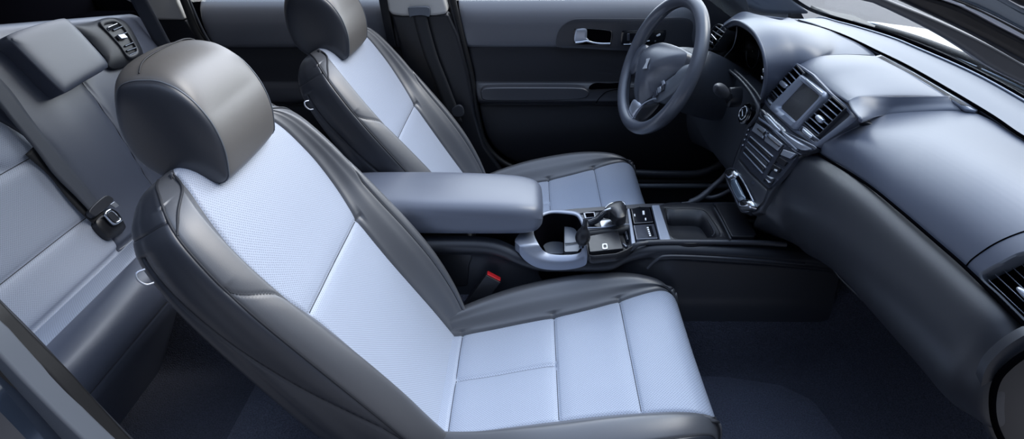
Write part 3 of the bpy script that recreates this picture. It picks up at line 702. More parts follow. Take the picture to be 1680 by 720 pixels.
# gear lever: chrome arm and glossy black head
la = [A3(*z4(((966, 366),), ZC)[0]), A3(*z4(((980, 360),), .452)[0]), A3(*z4(((990, 350),), .468)[0]), A3(*z4(((1002, 345.5),), .476)[0])]
tube('lever_arm', la, [.0085]*2+[.009]*6+[.007]*4, 'dark_metal', cs, n=12, res=14)
tube('lever_chrome', [p+A3(0, -.003, .007) for p in la], .0035, 'chrome', cs, n=14)
hq = z4(((991, 345), (996, 336), (1008, 331), (1022, 330), (1027, 335), (1028, 350), (1025, 356), (1014, 358), (1006, 352), (1000, 347)), .478)
lh = pad('lever_head', hq, (0, 0, 1), .010, .022, 'plastic', cs, n=60, p=3); lh.modifiers.new('b', 'BEVEL').width = .003
tube('head_trim', rs(z4(((993, 341), (1000, 334.5), (1010, 332), (1022, 331.5), (1026, 336)), .484), 24), .0013, 'satin', cs, n=20)
# lower storage tray with card
tr_o = z4(((963, 380), (1034, 371), (1038, 388), (1043, 400), (1030, 409), (1012, 416), (972, 420), (965, 418), (962, 400)))
tray('card_tray', tr_o, (0, 0, -.022), 'plastic', cs, taper=.97, smooth=False)
tube('near_rim', zc_(((956, 424), (990, 424), (1020, 417), (1036, 408), (1046, 401), (1062, 398)), .108, .442), [.006]*40, 'plastic_mid', cs, n=40, res=10)
tube('tray_detail', z4(((1026, 378), (1030, 395)), .425), .004, 'gloss_grey', cs, n=6); tube('tray_button', z4(((1023, 401), (1028, 406)), .430), .004, 'gloss_grey', cs, n=5)
cd = z4(((964, 393), (1013, 383.5), (1022, 413), (967, 419)), .430)
card = prism('key_card', rs(cd, 60, True, False), (0, 0, .010), 'plastic', None, .002); tag(card, 'flat black key card case with small white mark lying in the console tray', 'key card')
em = []
for pts in (((987.5, 400), (991, 400), (991, 407.5), (987.5, 407.5)), ((991.8, 400), (995.5, 400), (996, 402.8), (994.5, 403.5), (996.5, 404.5), (996.3, 407.8), (991.8, 407.6))):
    pass
em = ringplate('white_mark', z4(((988, 401.5), (989, 399.7), (995, 399.3), (996.2, 401), (996.8, 406), (995.8, 408), (989.6, 408.4), (988.4, 407)), .4412), z4(((990.3, 401.8), (994.2, 401.5), (994.8, 405.8), (990.7, 406.2)), .4412), (0, 0, 1), .0003, .0004, 'print_white', card, n=30)
# frame strip and the two switch panels
deck('light_strip', ((1029, 342), (1033, 341.5), (1043, 397.5), (1036, 399.5)), ZC+.003, 'silver_plastic', .02)
deck('panel_base', ((1033, 339), (1069, 336), (1084, 394), (1042, 397)), ZC-.004, 'black', .02)
for L, th in ((((1035, 342), (1065, 339.5), (1072, 364), (1040, 366.5)), 1), (((1039, 369), (1073, 366.5), (1079.5, 390.5), (1044, 392.5)), 2)):
    bp_ = deck('switch_plate', L, ZC+.004, 'gloss_grey' if th == 2 else 'piano', .01, .002)
    if th == 1:
        for x, y, s_ in ((1055.5, 349, 3.2), (1041, 353, 2), (1059, 359.5, 2)):
            prism('symbol', z4(((x-s_*.5, y-s_), (x+s_*.5, y-s_), (x+s_*.7, y+s_), (x-s_*.4, y+s_)), ZC+.0045), (0, 0, .0004), 'print_white', bp_, 0)
    else:
        prism('display_window', z4(((1059, 371), (1069, 370.2), (1074, 388), (1064, 389)), ZC+.0042), (0, 0, .0006), 'piano', bp_, .0003)
        for k in range(5):
            x = 1062.3+k*1.0; y = 373.5+k*3.2; prism('letter_mark', z4(((x-1.6, y-1), (x+1.6, y-1.2), (x+2, y+1), (x-1.2, y+1.2)), ZC+.005), (0, 0, .0004), 'print_white', bp_, 0)
deck('silver_bridge', ((1069, 336), (1082, 335.5), (1101, 392), (1083, 393.5)), ZC+.005, 'silver_plastic', .02, .003)
# open tray ahead of the switches
to = z4(((1086, 341), (1160, 338), (1168, 342), (1190, 388), (1187, 392), (1103, 393)))
ti = z4(((1090, 345), (1105, 343), (1140, 343), (1155, 346), (1164, 355), (1180, 380), (1177, 390), (1165, 391), (1106, 391)))
tp = ringplate('tray_frame', z4(((1084, 337), (1165, 334), (1172, 337), (1198, 393), (1190, 395), (1103, 395))), ti, (0, 0, 1), .002, .012, 'plastic', cs, n=100)
tray('open_tray', ti, (0, 0, -.045), 'plastic', tp, taper=.86)
tube('tray_bead', rs(z4(((1104, 345), (1140, 345), (1154, 350), (1162, 362), (1172, 380), (1168, 388)), ZC-.01), 50), .0018, 'plastic_mid', tp, n=50)
cup = []
for k in range(9):
    pass
lidp = z4(((1171, 340), (1212, 339), (1240, 390), (1236, 394), (1199, 394))); ld = prism('ashtray_lid', lidp, (0, 0, .012), 'plastic', cs, .003)
tube('lid_edge', z4(((1172, 341), (1186, 366), (1199, 392)), ZC+.012), .0022, 'plastic_mid', ld, n=12)
tube('near_rail', z4(((1060, 398), (1090, 397), (1150, 397), (1240, 398), (1290, 401)), .440), .0065, 'plastic_mid', cs, n=40, res=10)
# bracket strut beside the stack
bs = [U(1118, 334, 'y', .10), U(1135, 331, 'y', .11), U(1152, 322, 'y', .12), U(1170, 306, 'y', .13), U(1186, 292, 'y', .135), U(1196, 280, 'y', .13)]
tube('bracket', bs, [.004]*4+[.009]*8+[.0075]*12, 'plastic_mid', cs, n=24, res=10)
tube('bracket', [U(1152, 322, 'y', .12), U(1165, 324, 'y', .118), U(1182, 320, 'y', .115), U(1200, 311, 'y', .11)], .006, 'plastic_mid', cs, n=16)

# ================================================================== DASHBOARD
db = thing('dashboard', 'wide grey dashboard with hooded cluster, air vents and central screen', 'dashboard', (.9, 0, .4))
# upper pad on the passenger side
bot = [U(1340, 249, 'x', .79), U(1385, 276, 'x', .786), U(1430, 305, 'x', .782), U(1480, 345, 'x', .78), U(1535, 392, 'x', .78), U(1590, 440, 'x', .78), U(1680, 528, 'x', .78), U(1770, 620, 'x', .79)]
top = [U(1408, 194, 'x', .795), U(1440, 187, 'z', .785), U(1480, 182.5, 'z', .79), U(1540, 180, 'z', .80), U(1585, 182, 'z', .808), U(1620, 194, 'z', .812), U(1680, 228, 'z', .811), U(1760, 272, 'z', .805), U(1860, 335, 'z', .80)]
left = [bot[0], U(1376, 222, 'x', .785), top[0]]; right = [bot[-1], (bot[-1]+top[-1])/2+A3(-.03, 0, .035), top[-1]]
nd = A3(-.55, 0, .83)
G = coons(bot, top, left, right, 60, 110)
u_ = np.linspace(0, 1, 60)[:, None, None]; v_ = np.linspace(0, 1, 110)[None, :, None]
G = G+.060*(1-np.exp(-u_/.24))*(1-u_)**1.15*np.minimum(1, .25+v_/.3)*nd
G = np.swapaxes(cr(np.swapaxes(cr(G, 2), 0, 1), 2), 0, 1); PADG = G
vent_out = ((1604, 459), (1622, 444), (1645, 431), (1680, 416), (1730, 410), (1750, 440), (1752, 590), (1715, 562), (1682, 531), (1640, 490))
vm2 = np.mean(vent_out, 0); vhole = [tuple(vm2+(np.array(v)-vm2)*.95) for v in vent_out]
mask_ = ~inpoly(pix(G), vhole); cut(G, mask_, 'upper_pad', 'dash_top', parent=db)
tube('pad_seam', [p+A3(-.004, 0, .0) for p in rs(bot, 60)], .0024, 'black', db)
# glovebox and lower pad
stk = [U(1338, 250, 'x', .792), U(1320, 256, 'x', .775), U(1300, 268, 'x', .762), U(1281, 290, 'x', .748), U(1263, 318, 'x', .73), U(1246, 347, 'x', .712), U(1236, 372, 'x', .73), U(1240, 385, 'x', .80)]
def lst(y, zs, zb, xs=.786, b=0):
    h = zs-zb
    return [A3(xs, y, zs-.003), A3(xs-.026-b*.5, y, zs-.12*h), A3(xs-.044-b, y, zs-.33*h), A3(xs-.048-b, y, zs-.55*h), A3(xs-.036-b, y, zs-.78*h), A3(xs-.008-b*.5, y, zs-.93*h), A3(xs+.05, y, zb), A3(xs+.20, y, zb+.005)]
st_ = [stk, lst(-.20, .705, .47, .79), lst(-.28, .717, .50, .785), lst(-.38, .728, .525), lst(-.50, .733, .535), lst(-.62, .737, .545), lst(-.70, .738, .55), lst(-.735, .728, .56, .792), [A3(.80, -.765, .64)+(p_-A3(.80, p_[1], .64))*.80 for p_ in lst(-.735, .728, .56, .792)], [A3(.80, -.77, .64)+(p_-A3(.80, p_[1], .64))*.3 for p_ in lst(-.735, .728, .56, .792)]]
G = dens(np.array(st_), 10, 10)
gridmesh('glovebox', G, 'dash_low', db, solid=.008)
# door of glovebox: lower cut line, latch bar
tube('glovebox_gap', UL('x', .775, (1322, 382), (1345, 408), (1362, 428)), .0016, 'plastic_mid', db, n=14)
tube('glovebox_gap', UL('x', .768, (1363, 434), (1378, 455), (1402, 479), (1449, 524)), .0020, 'plastic_mid', db, n=24)
# end panel of the dash (towards the passenger door)
eo = UL('y', -.755, (1700, 545), (1670, 556), (1640, 578), (1618, 604), (1609, 640), (1612, 680), (1628, 720), (1660, 760), (1750, 780), (1770, 640), (1750, 560))
ep = pad('end_cap', eo, (0, -1, 0), .012, .012, 'dash_low', db, n=90, p=5)
ei = [np.mean(eo, 0)+(v-np.mean(eo, 0))*.86+A3(0, -.012, 0) for v in eo]; tube('end_cap_groove', rs(ei, 80, True), .004, 'black', ep, closed=True)
pad('end_cap_inset', [np.mean(eo, 0)+(v-np.mean(eo, 0))*.80+A3(0, -.012, 0) for v in eo], (0, -1, 0), .004, .004, 'plastic', ep, n=60)
# side air vent
en = A3(-.72, -.10, .68); en /= np.linalg.norm(en); e0 = U(1620, 440, 'x', .775)
eL = lambda L, up=0: [on(x, y, e0+en*up, en) for x, y in L]
vo_ = np.array(pick(PADG, vent_out))+en*.001
vm_ = vo_.mean(0); vc = vm_+(vo_-vm_)*.87
vb = ringplate('side_vent_frame', vo_, vc, en, .005, .03, 'frame_grey', db, n=110)
pad('side_vent_well', vc-en*.014, en, 0, .004, 'black', vb, n=60)
tube('pod_seam', np.array(pick(PADG, ((1584, 436), (1596, 426), (1612, 412), (1630, 401), (1650, 391), (1672, 382), (1700, 374), (1730, 368))))+en*.0002, .0011, 'black', vb, n=60)
e0 = vm_
for a_, b_ in (((1622, 459), (1700, 533)), ((1633, 450), (1712, 524)), ((1646, 442), (1724, 516)), ((1659, 436), (1736, 508)), ((1673, 430), (1742, 494)), ((1690, 426), (1744, 476))):
    A_, B_ = eL((a_, b_), -.003); wv = A3(0, 0, .003); prism('vane', [A_-wv*.2, B_-wv*.2, B_-wv*.2-en*.008, A_-wv*.2-en*.008], (0, 0, .0010), 'silver_plastic', vb, 0)
pad('vane_tab', eL(((1667, 474), (1672, 470), (1686, 478), (1700, 490), (1698, 498), (1680, 488)), .006), en, .004, .006, 'satin', vb, n=30)
# defroster band below the windscreen
wsl = [U(1180, 20, 'x', 1.03), U(1240, 18, 'x', 1.07), U(1320, 22, 'x', 1.09), U(1380, 38, 'x', 1.10), U(1455, 60, 'x', 1.10), U(1505, 80, 'x', 1.10), U(1595, 120, 'x', 1.10), U(1680, 167, 'x', 1.095), U(1780, 228, 'x', 1.08), U(1900, 310, 'x', 1.05)]
gap = [U(1150, 45, 'x', .93), U(1215, 34, 'z', .80), U(1310, 33, 'z', .815), U(1380, 57, 'z', .822), U(1440, 85, 'z', .822), U(1500, 115, 'z', .82), U(1617, 184, 'z', .818), U(1680, 226, 'z', .815), U(1790, 285, 'z', .81), U(1900, 355, 'z', .80)]
cl_ = lambda L: [A3(p_[0], min(p_[1], .70), p_[2]) for p_ in L]
wsl = cl_(wsl); gap = cl_(gap)
mid_ = [(a_+b_)/2+A3(0, 0, .003) for a_, b_ in zip(wsl, gap)]
G = dens(np.array([gap, mid_, wsl]), 12, 12); gridmesh('defroster_band', G, 'dash_top', db, solid=.01)
tube('band_gap', [p+A3(-.001, 0, .001) for p in rs(gap[2:], 70)], [.0012]*8+[.0028]*62, 'black', db)
tube('band_edge', [p+A3(0, 0, .002) for p in rs(wsl, 60)], .0022, 'silver_plastic', db)
# driver side top with the cluster hood
arc = [U(1166, 84, 'x', .75), U(1170, 66, 'x', .745), U(1180, 50, 'x', .74), U(1205, 34, 'x', .735), U(1232, 47, 'x', .735), U(1249, 74, 'x', .74), U(1256, 104, 'x', .745), U(1256, 135, 'x', .755), U(1250, 162, 'x', .765), U(1240, 186, 'x', .77)]
rear_ = [A3(.93, .78, .78), U(1150, 45, 'x', .93), U(1190, 37, 'x', .97), A3(.95, .60, .80), A3(.965, .50, .815), A3(.985, .39, .822), U(1380, 58, 'z', .822), U(1410, 72, 'z', .822), U(1436, 91, 'z', .815), A3(.99, .125, .80)]
m1 = [A3(.80, .74, .745), A3(.80, .66, .785), A3(.80, .53, .82), A3(.80, .385, .852), A3(.80, .25, .862), A3(.805, .172, .842), A3(.81, .138, .808), A3(.805, .138, .768), A3(.795, .155, .725), A3(.785, .18, .67)]
m2 = [A3(.87, .76, .765), A3(.87, .68, .795), A3(.87, .57, .815), A3(.87, .43, .838), A3(.88, .29, .848), A3(.885, .20, .838), A3(.885, .15, .818), A3(.86, .135, .795), A3(.84, .14, .775), A3(.82, .155, .75)]
m1, m2, rear_ = cl_(m1), cl_(m2), cl_(rear_)
G = dens(np.array([arc, m1, m2, rear_]), 14, 12); gridmesh('cluster_hood', G, 'dash_top', db, solid=.012)
# centre pod
pod_f = [U(1309, 105, 'x', .825), U(1335, 125, 'x', .822), U(1352, 142, 'x', .82), U(1370, 155, 'x', .818), U(1392, 168, 'x', .815)]
pod_b = [U(1434, 91, 'z', .824), U(1470, 110, 'z', .824), U(1505, 130, 'z', .822), U(1535, 148, 'z', .82), U(1557, 160, 'z', .818)]
pod_l = [pod_f[0], U(1335, 94, 'x', .86), U(1380, 90, 'x', .92), pod_b[0]]; pod_r = [pod_f[-1], U(1408, 161, 'x', .832), U(1440, 159, 'x', .87), U(1500, 158.5, 'x', .935), pod_b[-1]]
G = coons(pod_f, pod_b, pod_l, pod_r, 50, 50, .012, A3(-.2, 0, 1), .6, .6); gridmesh('centre_pod', G, 'dash_top', db, solid=.01)
pb_ = [U(1408, 194, 'x', .795), U(1440, 187, 'z', .785), U(1480, 182.5, 'z', .79), U(1540, 180, 'z', .80), U(1582, 180, 'z', .808)]
Ra, Rb = rs(pod_r, 40), rs(pb_, 40); G = np.array([Ra, Ra*.85+Rb*.15+A3(0, -.0005, -.003), Ra*.5+Rb*.5+A3(0, 0, -.005), Rb+A3(0, 0, -.002), Rb+A3(.001, -.001, -.005)]); gridmesh('pod_side', cr(G, 5), 'dash_top', db, solid=.006)
tube('pod_seam', rs(pod_l, 30), .0016, 'plastic_mid', db); tube('pod_seam', rs(pod_r, 30), .0012, 'plastic_mid', db)
# speaker grille strip
gr = [U(1436, 92, 'z', .824), U(1505, 129, 'z', .823), U(1557, 161, 'z', .818), U(1584, 178, 'z', .815), U(1600, 181, 'z', .816), U(1606, 180, 'z', .816), U(1560, 154, 'z', .82), U(1500, 119, 'z', .823), U(1445, 90, 'z', .824)]
gp_ = prism('grille', gr, (0, 0, -.006), 'silver_plastic', db, 0)
a1 = rs([U(1440, 93.5, 'z', .8245), U(1505, 128, 'z', .8235), U(1577, 172.5, 'z', .8185)], 40); a2 = rs([U(1447, 91.5, 'z', .8245), U(1500, 120, 'z', .8235), U(1592, 175, 'z', .8185)], 40)
tubes('grille_slots', [[a1[i]*(1-t)+a2[i]*t for i in range(40)] for t in (.1, .3, .5, .7, .9)], .0005, 'plastic', gp_, n=40)

# ---- centre stack, all on one tilted face
fn = A3(-.285, 0, .12); fn /= np.linalg.norm(fn); f0 = A3(.82, 0, .80)
FL = lambda L, up=0: [on(x, y, f0+fn*up, fn) for x, y in L]
face = FL(((1309, 104), (1390, 173), (1409, 194), (1341, 242), (1328, 246), (1301, 266), (1281, 290), (1263, 318), (1247, 348), (1234, 352), (1196, 290), (1206, 257), (1220, 222), (1243, 184)))
sk = prism('centre_stack', face, -fn*.09, 'plastic_mid', db, .004)
trm = ringplate('stack_trim', FL(((1309, 104), (1336, 122), (1366, 153), (1390, 173), (1410, 194), (1376, 220), (1342, 242), (1300, 215), (1262, 178), (1250, 160), (1275, 130)), .001), FL(((1309, 109), (1334, 126), (1364, 157), (1386, 176), (1396, 190), (1368, 213), (1341, 234), (1302, 208), (1268, 176), (1257, 160), (1280, 133)), .001), fn, .004, .01, 'dash_top', db, n=110, smooth=False)
def vent(quad, name, nsl, tabpx):
    q = FL(quad, .004); v = ringplate(name, q, [np.mean(q, 0)+(p-np.mean(q, 0))*.90 for p in q], fn, .004, .012, 'plastic_mid', db, n=60, smooth=False)
    q2 = [np.mean(q, 0)+(p-np.mean(q, 0))*.93 for p in q]
    pad('vent_well', [p+fn*.0005 for p in q2], fn, 0, .001, 'black', v, n=40, rounded=False)
    a_, b_, c_, d_ = [np.array(p) for p in q2]        # a top far, b top near, c bottom near, d bottom far
    for k in range(nsl):
        t = (k+.5)/nsl; A_ = a_*(1-t)+d_*t; B_ = b_*(1-t)+c_*t
        prism('vane', [A_+fn*.001, B_+fn*.001, B_+fn*.006+A3(0, 0, -.001), A_+fn*.006+A3(0, 0, -.001)], (0, 0, -.0012), 'silver_plastic', v, 0)
    pad('vane_tab', FL(tabpx, .012), fn, .003, .006, 'satin', v, n=24)
    return v
vent(((1309, 106), (1322, 120), (1279, 169), (1263, 151)), 'left_vent', 6, ((1278, 136), (1283, 132), (1291, 140), (1285, 144)))
vent(((1368, 158), (1391, 178), (1343, 226), (1318, 204)), 'right_vent', 6, ((1337, 192), (1343, 188), (1350, 196), (1344, 201)))
for L in (((1257, 157), (1267, 163), (1275, 175), (1272, 178), (1262, 172)), ((1312, 206), (1319, 205), (1342, 226), (1341, 233), (1334, 233), (1312, 216))):
    c_ = FL(L, .005); o = pad('vent_wheel_housing', c_, fn, .004, .01, 'gloss_grey', db, n=40)
    pad('vent_wheel', [np.mean(c_, 0)+(p-np.mean(c_, 0))*.55+fn*.003 for p in c_], fn, .004, .004, 'satin', o, n=30)
sb_o = FL(((1318, 124), (1358, 153), (1356, 162), (1309, 213), (1304, 213), (1265, 180), (1267, 174)), .004)
sb_i = FL(((1320, 137), (1349, 160), (1348, 164), (1312, 201), (1309, 201), (1284, 179), (1284, 175)), .004)
sc_ = ringplate('screen_bezel', sb_o, sb_i, fn, .010, .012, 'silver_plastic', db, n=90, smooth=False)
pad('screen', [p+fn*.003 for p in sb_i], fn, 0, .003, 'screen', sc_, n=50, rounded=False)
prism('screen_button', FL(((1321, 131), (1325, 130), (1351, 152), (1349, 157)), .015), fn*.004, 'satin', sc_, .001)
# metal swoop under the vents
sw_o = FL(((1244, 178), (1262, 184), (1284, 201), (1306, 221), (1340, 241), (1324, 250), (1309, 253), (1284, 234), (1262, 212), (1246, 192)), .003)
pad('metal_swoop', sw_o, fn, .009, .012, 'gloss_grey', db, n=90, p=2.2)
for L in (((1253, 190), (1262, 192), (1276, 207), (1281, 215), (1270, 212)), ((1282, 214), (1300, 226), (1320, 238), (1330, 244), (1312, 245), (1292, 229))):
    pad('swoop_painted_highlight', FL(L, .012), fn, .003, .004, 'satin', db, n=40)  # brighter satin plates put the swoop's highlights into colour
# radio: display row, rows of keys, side columns
rp = pad('radio_panel', FL(((1239, 197), (1262, 214), (1310, 253), (1300, 268), (1281, 292), (1262, 310), (1232, 282), (1212, 257), (1222, 224)), .004), fn, .002, .01, 'gloss_grey', db, n=90, p=8, rounded=False)
def key(L, m, up=.007, h=.004, nm='radio_key'): return prism(nm, FL(L, up), fn*h, m, rp, .0012)
key(((1242, 202), (1258, 213), (1253, 228), (1235, 215)), 'satin'); key(((1259, 215), (1286, 237), (1277, 248), (1256, 232)), 'satin')
tube('display_divider', FL(((1243, 211), (1262, 226), (1279, 240)), .013), .0016, 'plastic', rp, n=10)
k_ = FL(((1259, 221),), .012)[0]; tube('volume_knob', [k_, k_+fn*.008], .006, 'chrome', rp, n=3, res=16)
tube('radio_hood', FL(((1243, 193), (1262, 206), (1286, 226), (1308, 246)), .010), .0028, 'silver_plastic', rp, n=24)
for k in range(4):
    t = k/3; a_ = np.array((1231, 224))*(1-t)+np.array((1220, 250))*t; b_ = np.array((1268, 257))*(1-t)+np.array((1251, 284))*t
    tube('key_row_edge', FL((tuple(a_), tuple(b_)), .008), .0017, 'satin' if k in (0, 2) else 'silver_plastic', rp, n=8)
for k in range(3):
    t = (k+.5)/3; a_ = np.array((1231, 224))*(1-t)+np.array((1220, 250))*t; b_ = np.array((1268, 257))*(1-t)+np.array((1251, 284))*t
    w_ = np.array((-2.6, 6.3))*.5
    key((tuple(a_-w_*.7), tuple(b_-w_*.7), tuple(b_+w_*.7), tuple(a_+w_*.7)), 'plastic' if k != 1 else 'plastic_mid', .006, .003)
for x, y in ((1231, 205), (1228, 213), (1225, 221), (1222, 229), (1219, 238)):
    key(((x-2.5, y-2.5), (x+2, y-2), (x+1, y+2.5), (x-3, y+2)), 'gloss_grey', .006, .003, 'side_key'); prism('key_mark', FL(((x-1, y-1), (x+.6, y-.6), (x+.2, y+.8), (x-1.2, y+.4)), .0105), fn*.0004, 'print_white', rp, 0)
key(((1288, 246), (1308, 253), (1298, 261), (1283, 255)), 'satin', .007, .005, 'side_key')
for L in (((1281, 258), (1293, 266), (1288, 273), (1275, 265)), ((1271, 270), (1283, 277), (1278, 284), (1266, 277))): key(L, 'plastic', .006, .004, 'side_key')
key(((1258, 286), (1272, 293), (1266, 302), (1254, 292)), 'gloss_grey', .006, .004, 'side_key')
tube('key_frame', FL(((1285, 243), (1274, 262), (1262, 282), (1253, 296)), .008), .0018, 'plastic', rp, n=20)
for L in (((1258, 288), (1270, 292), (1265, 294)), ((1256, 293), (1265, 299), (1261, 300)), ((1271, 277), (1276, 279), (1274, 282), (1270, 280))): prism('key_mark', FL(L, .011), fn*.0005, 'print_white', rp, 0)
lp = pad('lower_panel', FL(((1211, 262), (1230, 285), (1259, 312), (1252, 330), (1243, 340), (1228, 318), (1205, 282)), .004), fn, .002, .008, 'plastic_mid', db, n=60, p=8, rounded=False)
prism('hazard_key', FL(((1234, 296), (1239, 298), (1237, 304), (1232, 301)), .0065), fn*.001, 'gloss_grey', lp, .0004)
# chrome rocker unit at the foot of the stack
ck = pad('rocker_frame', FL(((1189, 281), (1197, 275), (1208, 278), (1222, 300), (1236, 328), (1235, 341), (1226, 348), (1214, 346), (1202, 322), (1192, 300)), .006), fn, .006, .02, 'gloss_grey', db, n=80, p=4)
pad('rocker_slot', FL(((1203, 286), (1209, 286), (1230, 324), (1226, 328), (1216, 318)), .0125), fn, .001, .002, 'black', ck, n=30)
pad('rocker_key', FL(((1190, 284), (1198, 277), (1208, 281), (1207, 290), (1196, 295)), .016), fn, .008, .012, 'chrome', ck, n=30)
pad('rocker_key', FL(((1213, 332), (1224, 326), (1235, 331), (1233, 341), (1222, 344), (1214, 342)), .016), fn, .008, .012, 'chrome', ck, n=30)
pad('rocker_body', FL(((1198, 296), (1206, 292), (1220, 318), (1222, 326), (1212, 330), (1202, 312)), .014), fn, .006, .01, 'paint', ck, n=40)
tubes('rocker_edge', [FL(((1208, 280), (1222, 302), (1236, 330)), .012)], .0016, 'satin', ck)

# ---- instrument cluster
ac = rs(arc, 40); low = rs([U(1240, 186, 'x', .77), U(1225, 160, 'x', .775), U(1200, 130, 'x', .775), U(1180, 108, 'x', .77), U(1166, 84, 'x', .75)], 24)
loop = np.concatenate([ac, low[1:-1]]); lc = loop.mean(0); inn = lc+(loop-lc)*A3(1, .82, .80)+A3(.07, 0, 0); n_l = len(loop)
V = np.concatenate([loop, inn, [inn.mean(0)]]); F = [(k, (k+1) % n_l, (k+1) % n_l+n_l, k+n_l) for k in range(n_l)]
cl = mk('cluster_recess', V, F, 'plastic', db, solid=.003)
mk('cluster_face', np.concatenate([inn, [inn.mean(0)]]), [(k, (k+1) % n_l, n_l) for k in range(n_l)], 'piano', cl)
for s, rr_ in ((-.10, .052), (.085, .052)):
    c_ = inn.mean(0)+A3(-.004, s, 0); tube('gauge_ring', [c_+A3(0, rr_*math.cos(a_), rr_*.9*math.sin(a_)) for a_ in np.linspace(0, 2*math.pi, 33)[:-1]], .0018, 'dark_metal', cl, closed=True)
    tube('gauge_needle', [c_, c_+A3(0, .02, .035)], .0012, 'print_white', cl, n=4)
tube('cluster_lens_edge', UL('x', .76, (1209, 40), (1208, 58), (1202, 78), (1190, 92), (1182, 101)), .0014, 'satin', cl, n=24)
tube('hood_lip', arc, .0035, 'dash_top', db, n=60)
tube('cluster_lip', [U(1176, 97, 'x', .755), U(1190, 106, 'x', .76), U(1215, 124, 'x', .765), U(1238, 148, 'x', .765), U(1250, 166, 'x', .765)], .006, 'plastic_mid', db, n=40, res=10)
for L in (((1252, 114), (1256, 112), (1254, 122)), ((1250, 122), (1254, 128), (1251, 131))): prism('trip_button', UL('x', .757, *L), (-.004, 0, 0), 'chrome', cl, 0)
# driver end vent
vq_ = UL('x', .74, (1179, 39), (1194, 49), (1183, 66), (1170, 83), (1160, 76), (1157, 68), (1166, 52))
v_ = ringplate('driver_vent_bezel', vq_, [np.mean(vq_, 0)+(p-np.mean(vq_, 0))*.86 for p in vq_], (-1, 0, .2), .005, .03, 'plastic_mid', db, n=50)
pad('vent_well', [p+A3(.004, 0, 0) for p in vq_], (-1, 0, 0), 0, .004, 'black', v_, n=30)
for a_, b_ in (((1175, 44), (1189, 54)), ((1170, 51), (1185, 61)), ((1165, 59), (1180, 69)), ((1161, 67), (1174, 76))): tube('vane', UL('x', .735, a_, b_), .0022, 'dark_metal', v_, n=4)
for a_, b_ in (((1168, 57), (1176, 66)), ((1163, 66), (1170, 72))): tube('vane_tab', UL('x', .73, a_, b_), .003, 'chrome', v_, n=4)
# driver lower dash
lo = UL('x', .77, (1150, 62), (1158, 84), (1180, 104), (1210, 124), (1240, 154), (1246, 184), (1222, 220), (1207, 255), (1196, 285), (1186, 262), (1160, 245), (1120, 225), (1080, 200), (1090, 130), (1130, 80))
pad('knee_panel', lo, A3(-1, 0, .15), .035, .05, 'knee', db, n=90, p=3)
tube('knee_trim', UL('x', .745, (1160, 88), (1180, 104), (1212, 128), (1236, 158), (1244, 184), (1226, 212)), .005, 'plastic_mid', db, n=40)
prism('switch_pair', UL('x', .735, (1152, 84), (1156, 82), (1175, 98), (1173, 104)), (-.01, 0, 0), 'silver_plastic', db, .002)
# round start button by the stack
rc = U(1222, 186, 'x', .745); rn = A3(-.9, -.25, .25); rn /= np.linalg.norm(rn); ra = np.cross(rn, [0, 0, 1]); ra /= np.linalg.norm(ra); rb_ = np.cross(ra, rn)
circ = lambda c, r, n=28, e=1: [c+ra*r*math.cos(a_)+rb_*r*e*math.sin(a_) for a_ in np.linspace(0, 2*math.pi, n+1)[:-1]]
o = pad('start_button_housing', circ(rc, .024, e=1.15), rn, .004, .03, 'piano', db, n=40)
tube('start_button_ring', circ(rc+rn*.006, .014, e=1.2), .0022, 'chrome', o, closed=True)
tube('start_button_mark', [rc+rn*.008-ra*.006-rb_*.007, rc+rn*.008+rb_*.001, rc+rn*.008-ra*.001, rc+rn*.008+ra*.006+rb_*.007], .0018, 'chrome', o, n=10)

# ================================================================== STEERING
col = thing('steering_column', 'black steering column shroud with control stalk behind the wheel', 'steering column', (.70, .34, .62))
WC = A3(.551, .391, .723); WN = A3(-.903, -.209, .375); WN /= np.linalg.norm(WN); WA = np.cross([0, 0, 1], WN); WA /= np.linalg.norm(WA); WB = np.cross(WN, WA)
def wring(c, n, r1, r2, k=40): return [c+WA*r1*math.cos(a_)+WB*r2*math.sin(a_) for a_ in np.linspace(0, 2*math.pi, k+1)[:-1]]
L_ = [(.02, .062, .062), (.0, .072, .075), (-.04, .082, .086), (-.09, .088, .095), (-.15, .085, .092), (-.24, .075, .08)]
V = []; F = []
for i, (off, r1, r2) in enumerate(L_):
    V += wring(WC-A3(0, .0, .01)+WN*(off-.035), 40, r1, r2)
    if i: F += [((i-1)*40+k, (i-1)*40+(k+1) % 40, i*40+(k+1) % 40, i*40+k) for k in range(40)]
F.append(tuple(range(40))); mk('shroud', V, F, 'knee', col, sub=1)
kx = U(1180, 146, 'x', .62); 
s0 = U(1196, 160, 'x', .70); o = pad('stalk_socket', [s0+A3(0, .022*math.cos(a_), .026*math.sin(a_)) for a_ in np.linspace(0, 2*math.pi, 25)[:-1]], (-1, -.2, 0), .006, .03, 'plastic', col, n=30)
tube('control_stalk', [s0, kx+(s0-kx)*.35], .011, 'plastic', col, n=8, res=16)
hd_ = [kx+(s0-kx)*t for t in np.linspace(.55, -.25, 9)]; tube('stalk_head', hd_, [.011, .0135, .0145, .015, .015, .0148, .0135, .010, .004], 'plastic_mid', col, res=18, sub=1)
sw = thing('steering_wheel', 'grey leather steering wheel with padded hub and chrome emblem', 'steering wheel', tuple(WC-A3(0, 0, .19)))
R_, k_ = .182, 128
V = []; F = []; res_ = 20
for i in range(k_):
    a_ = 2*math.pi*i/k_; e_ = WA*math.cos(a_)+WB*math.sin(a_)
    th = .0180+.0022*math.exp(-((math.cos(a_*2+.9)-1)/.25)**2)
    for j in range(res_):
        b_ = 2*math.pi*j/res_; V.append(WC+e_*(R_+th*math.cos(b_))+WN*th*1.02*math.sin(b_))
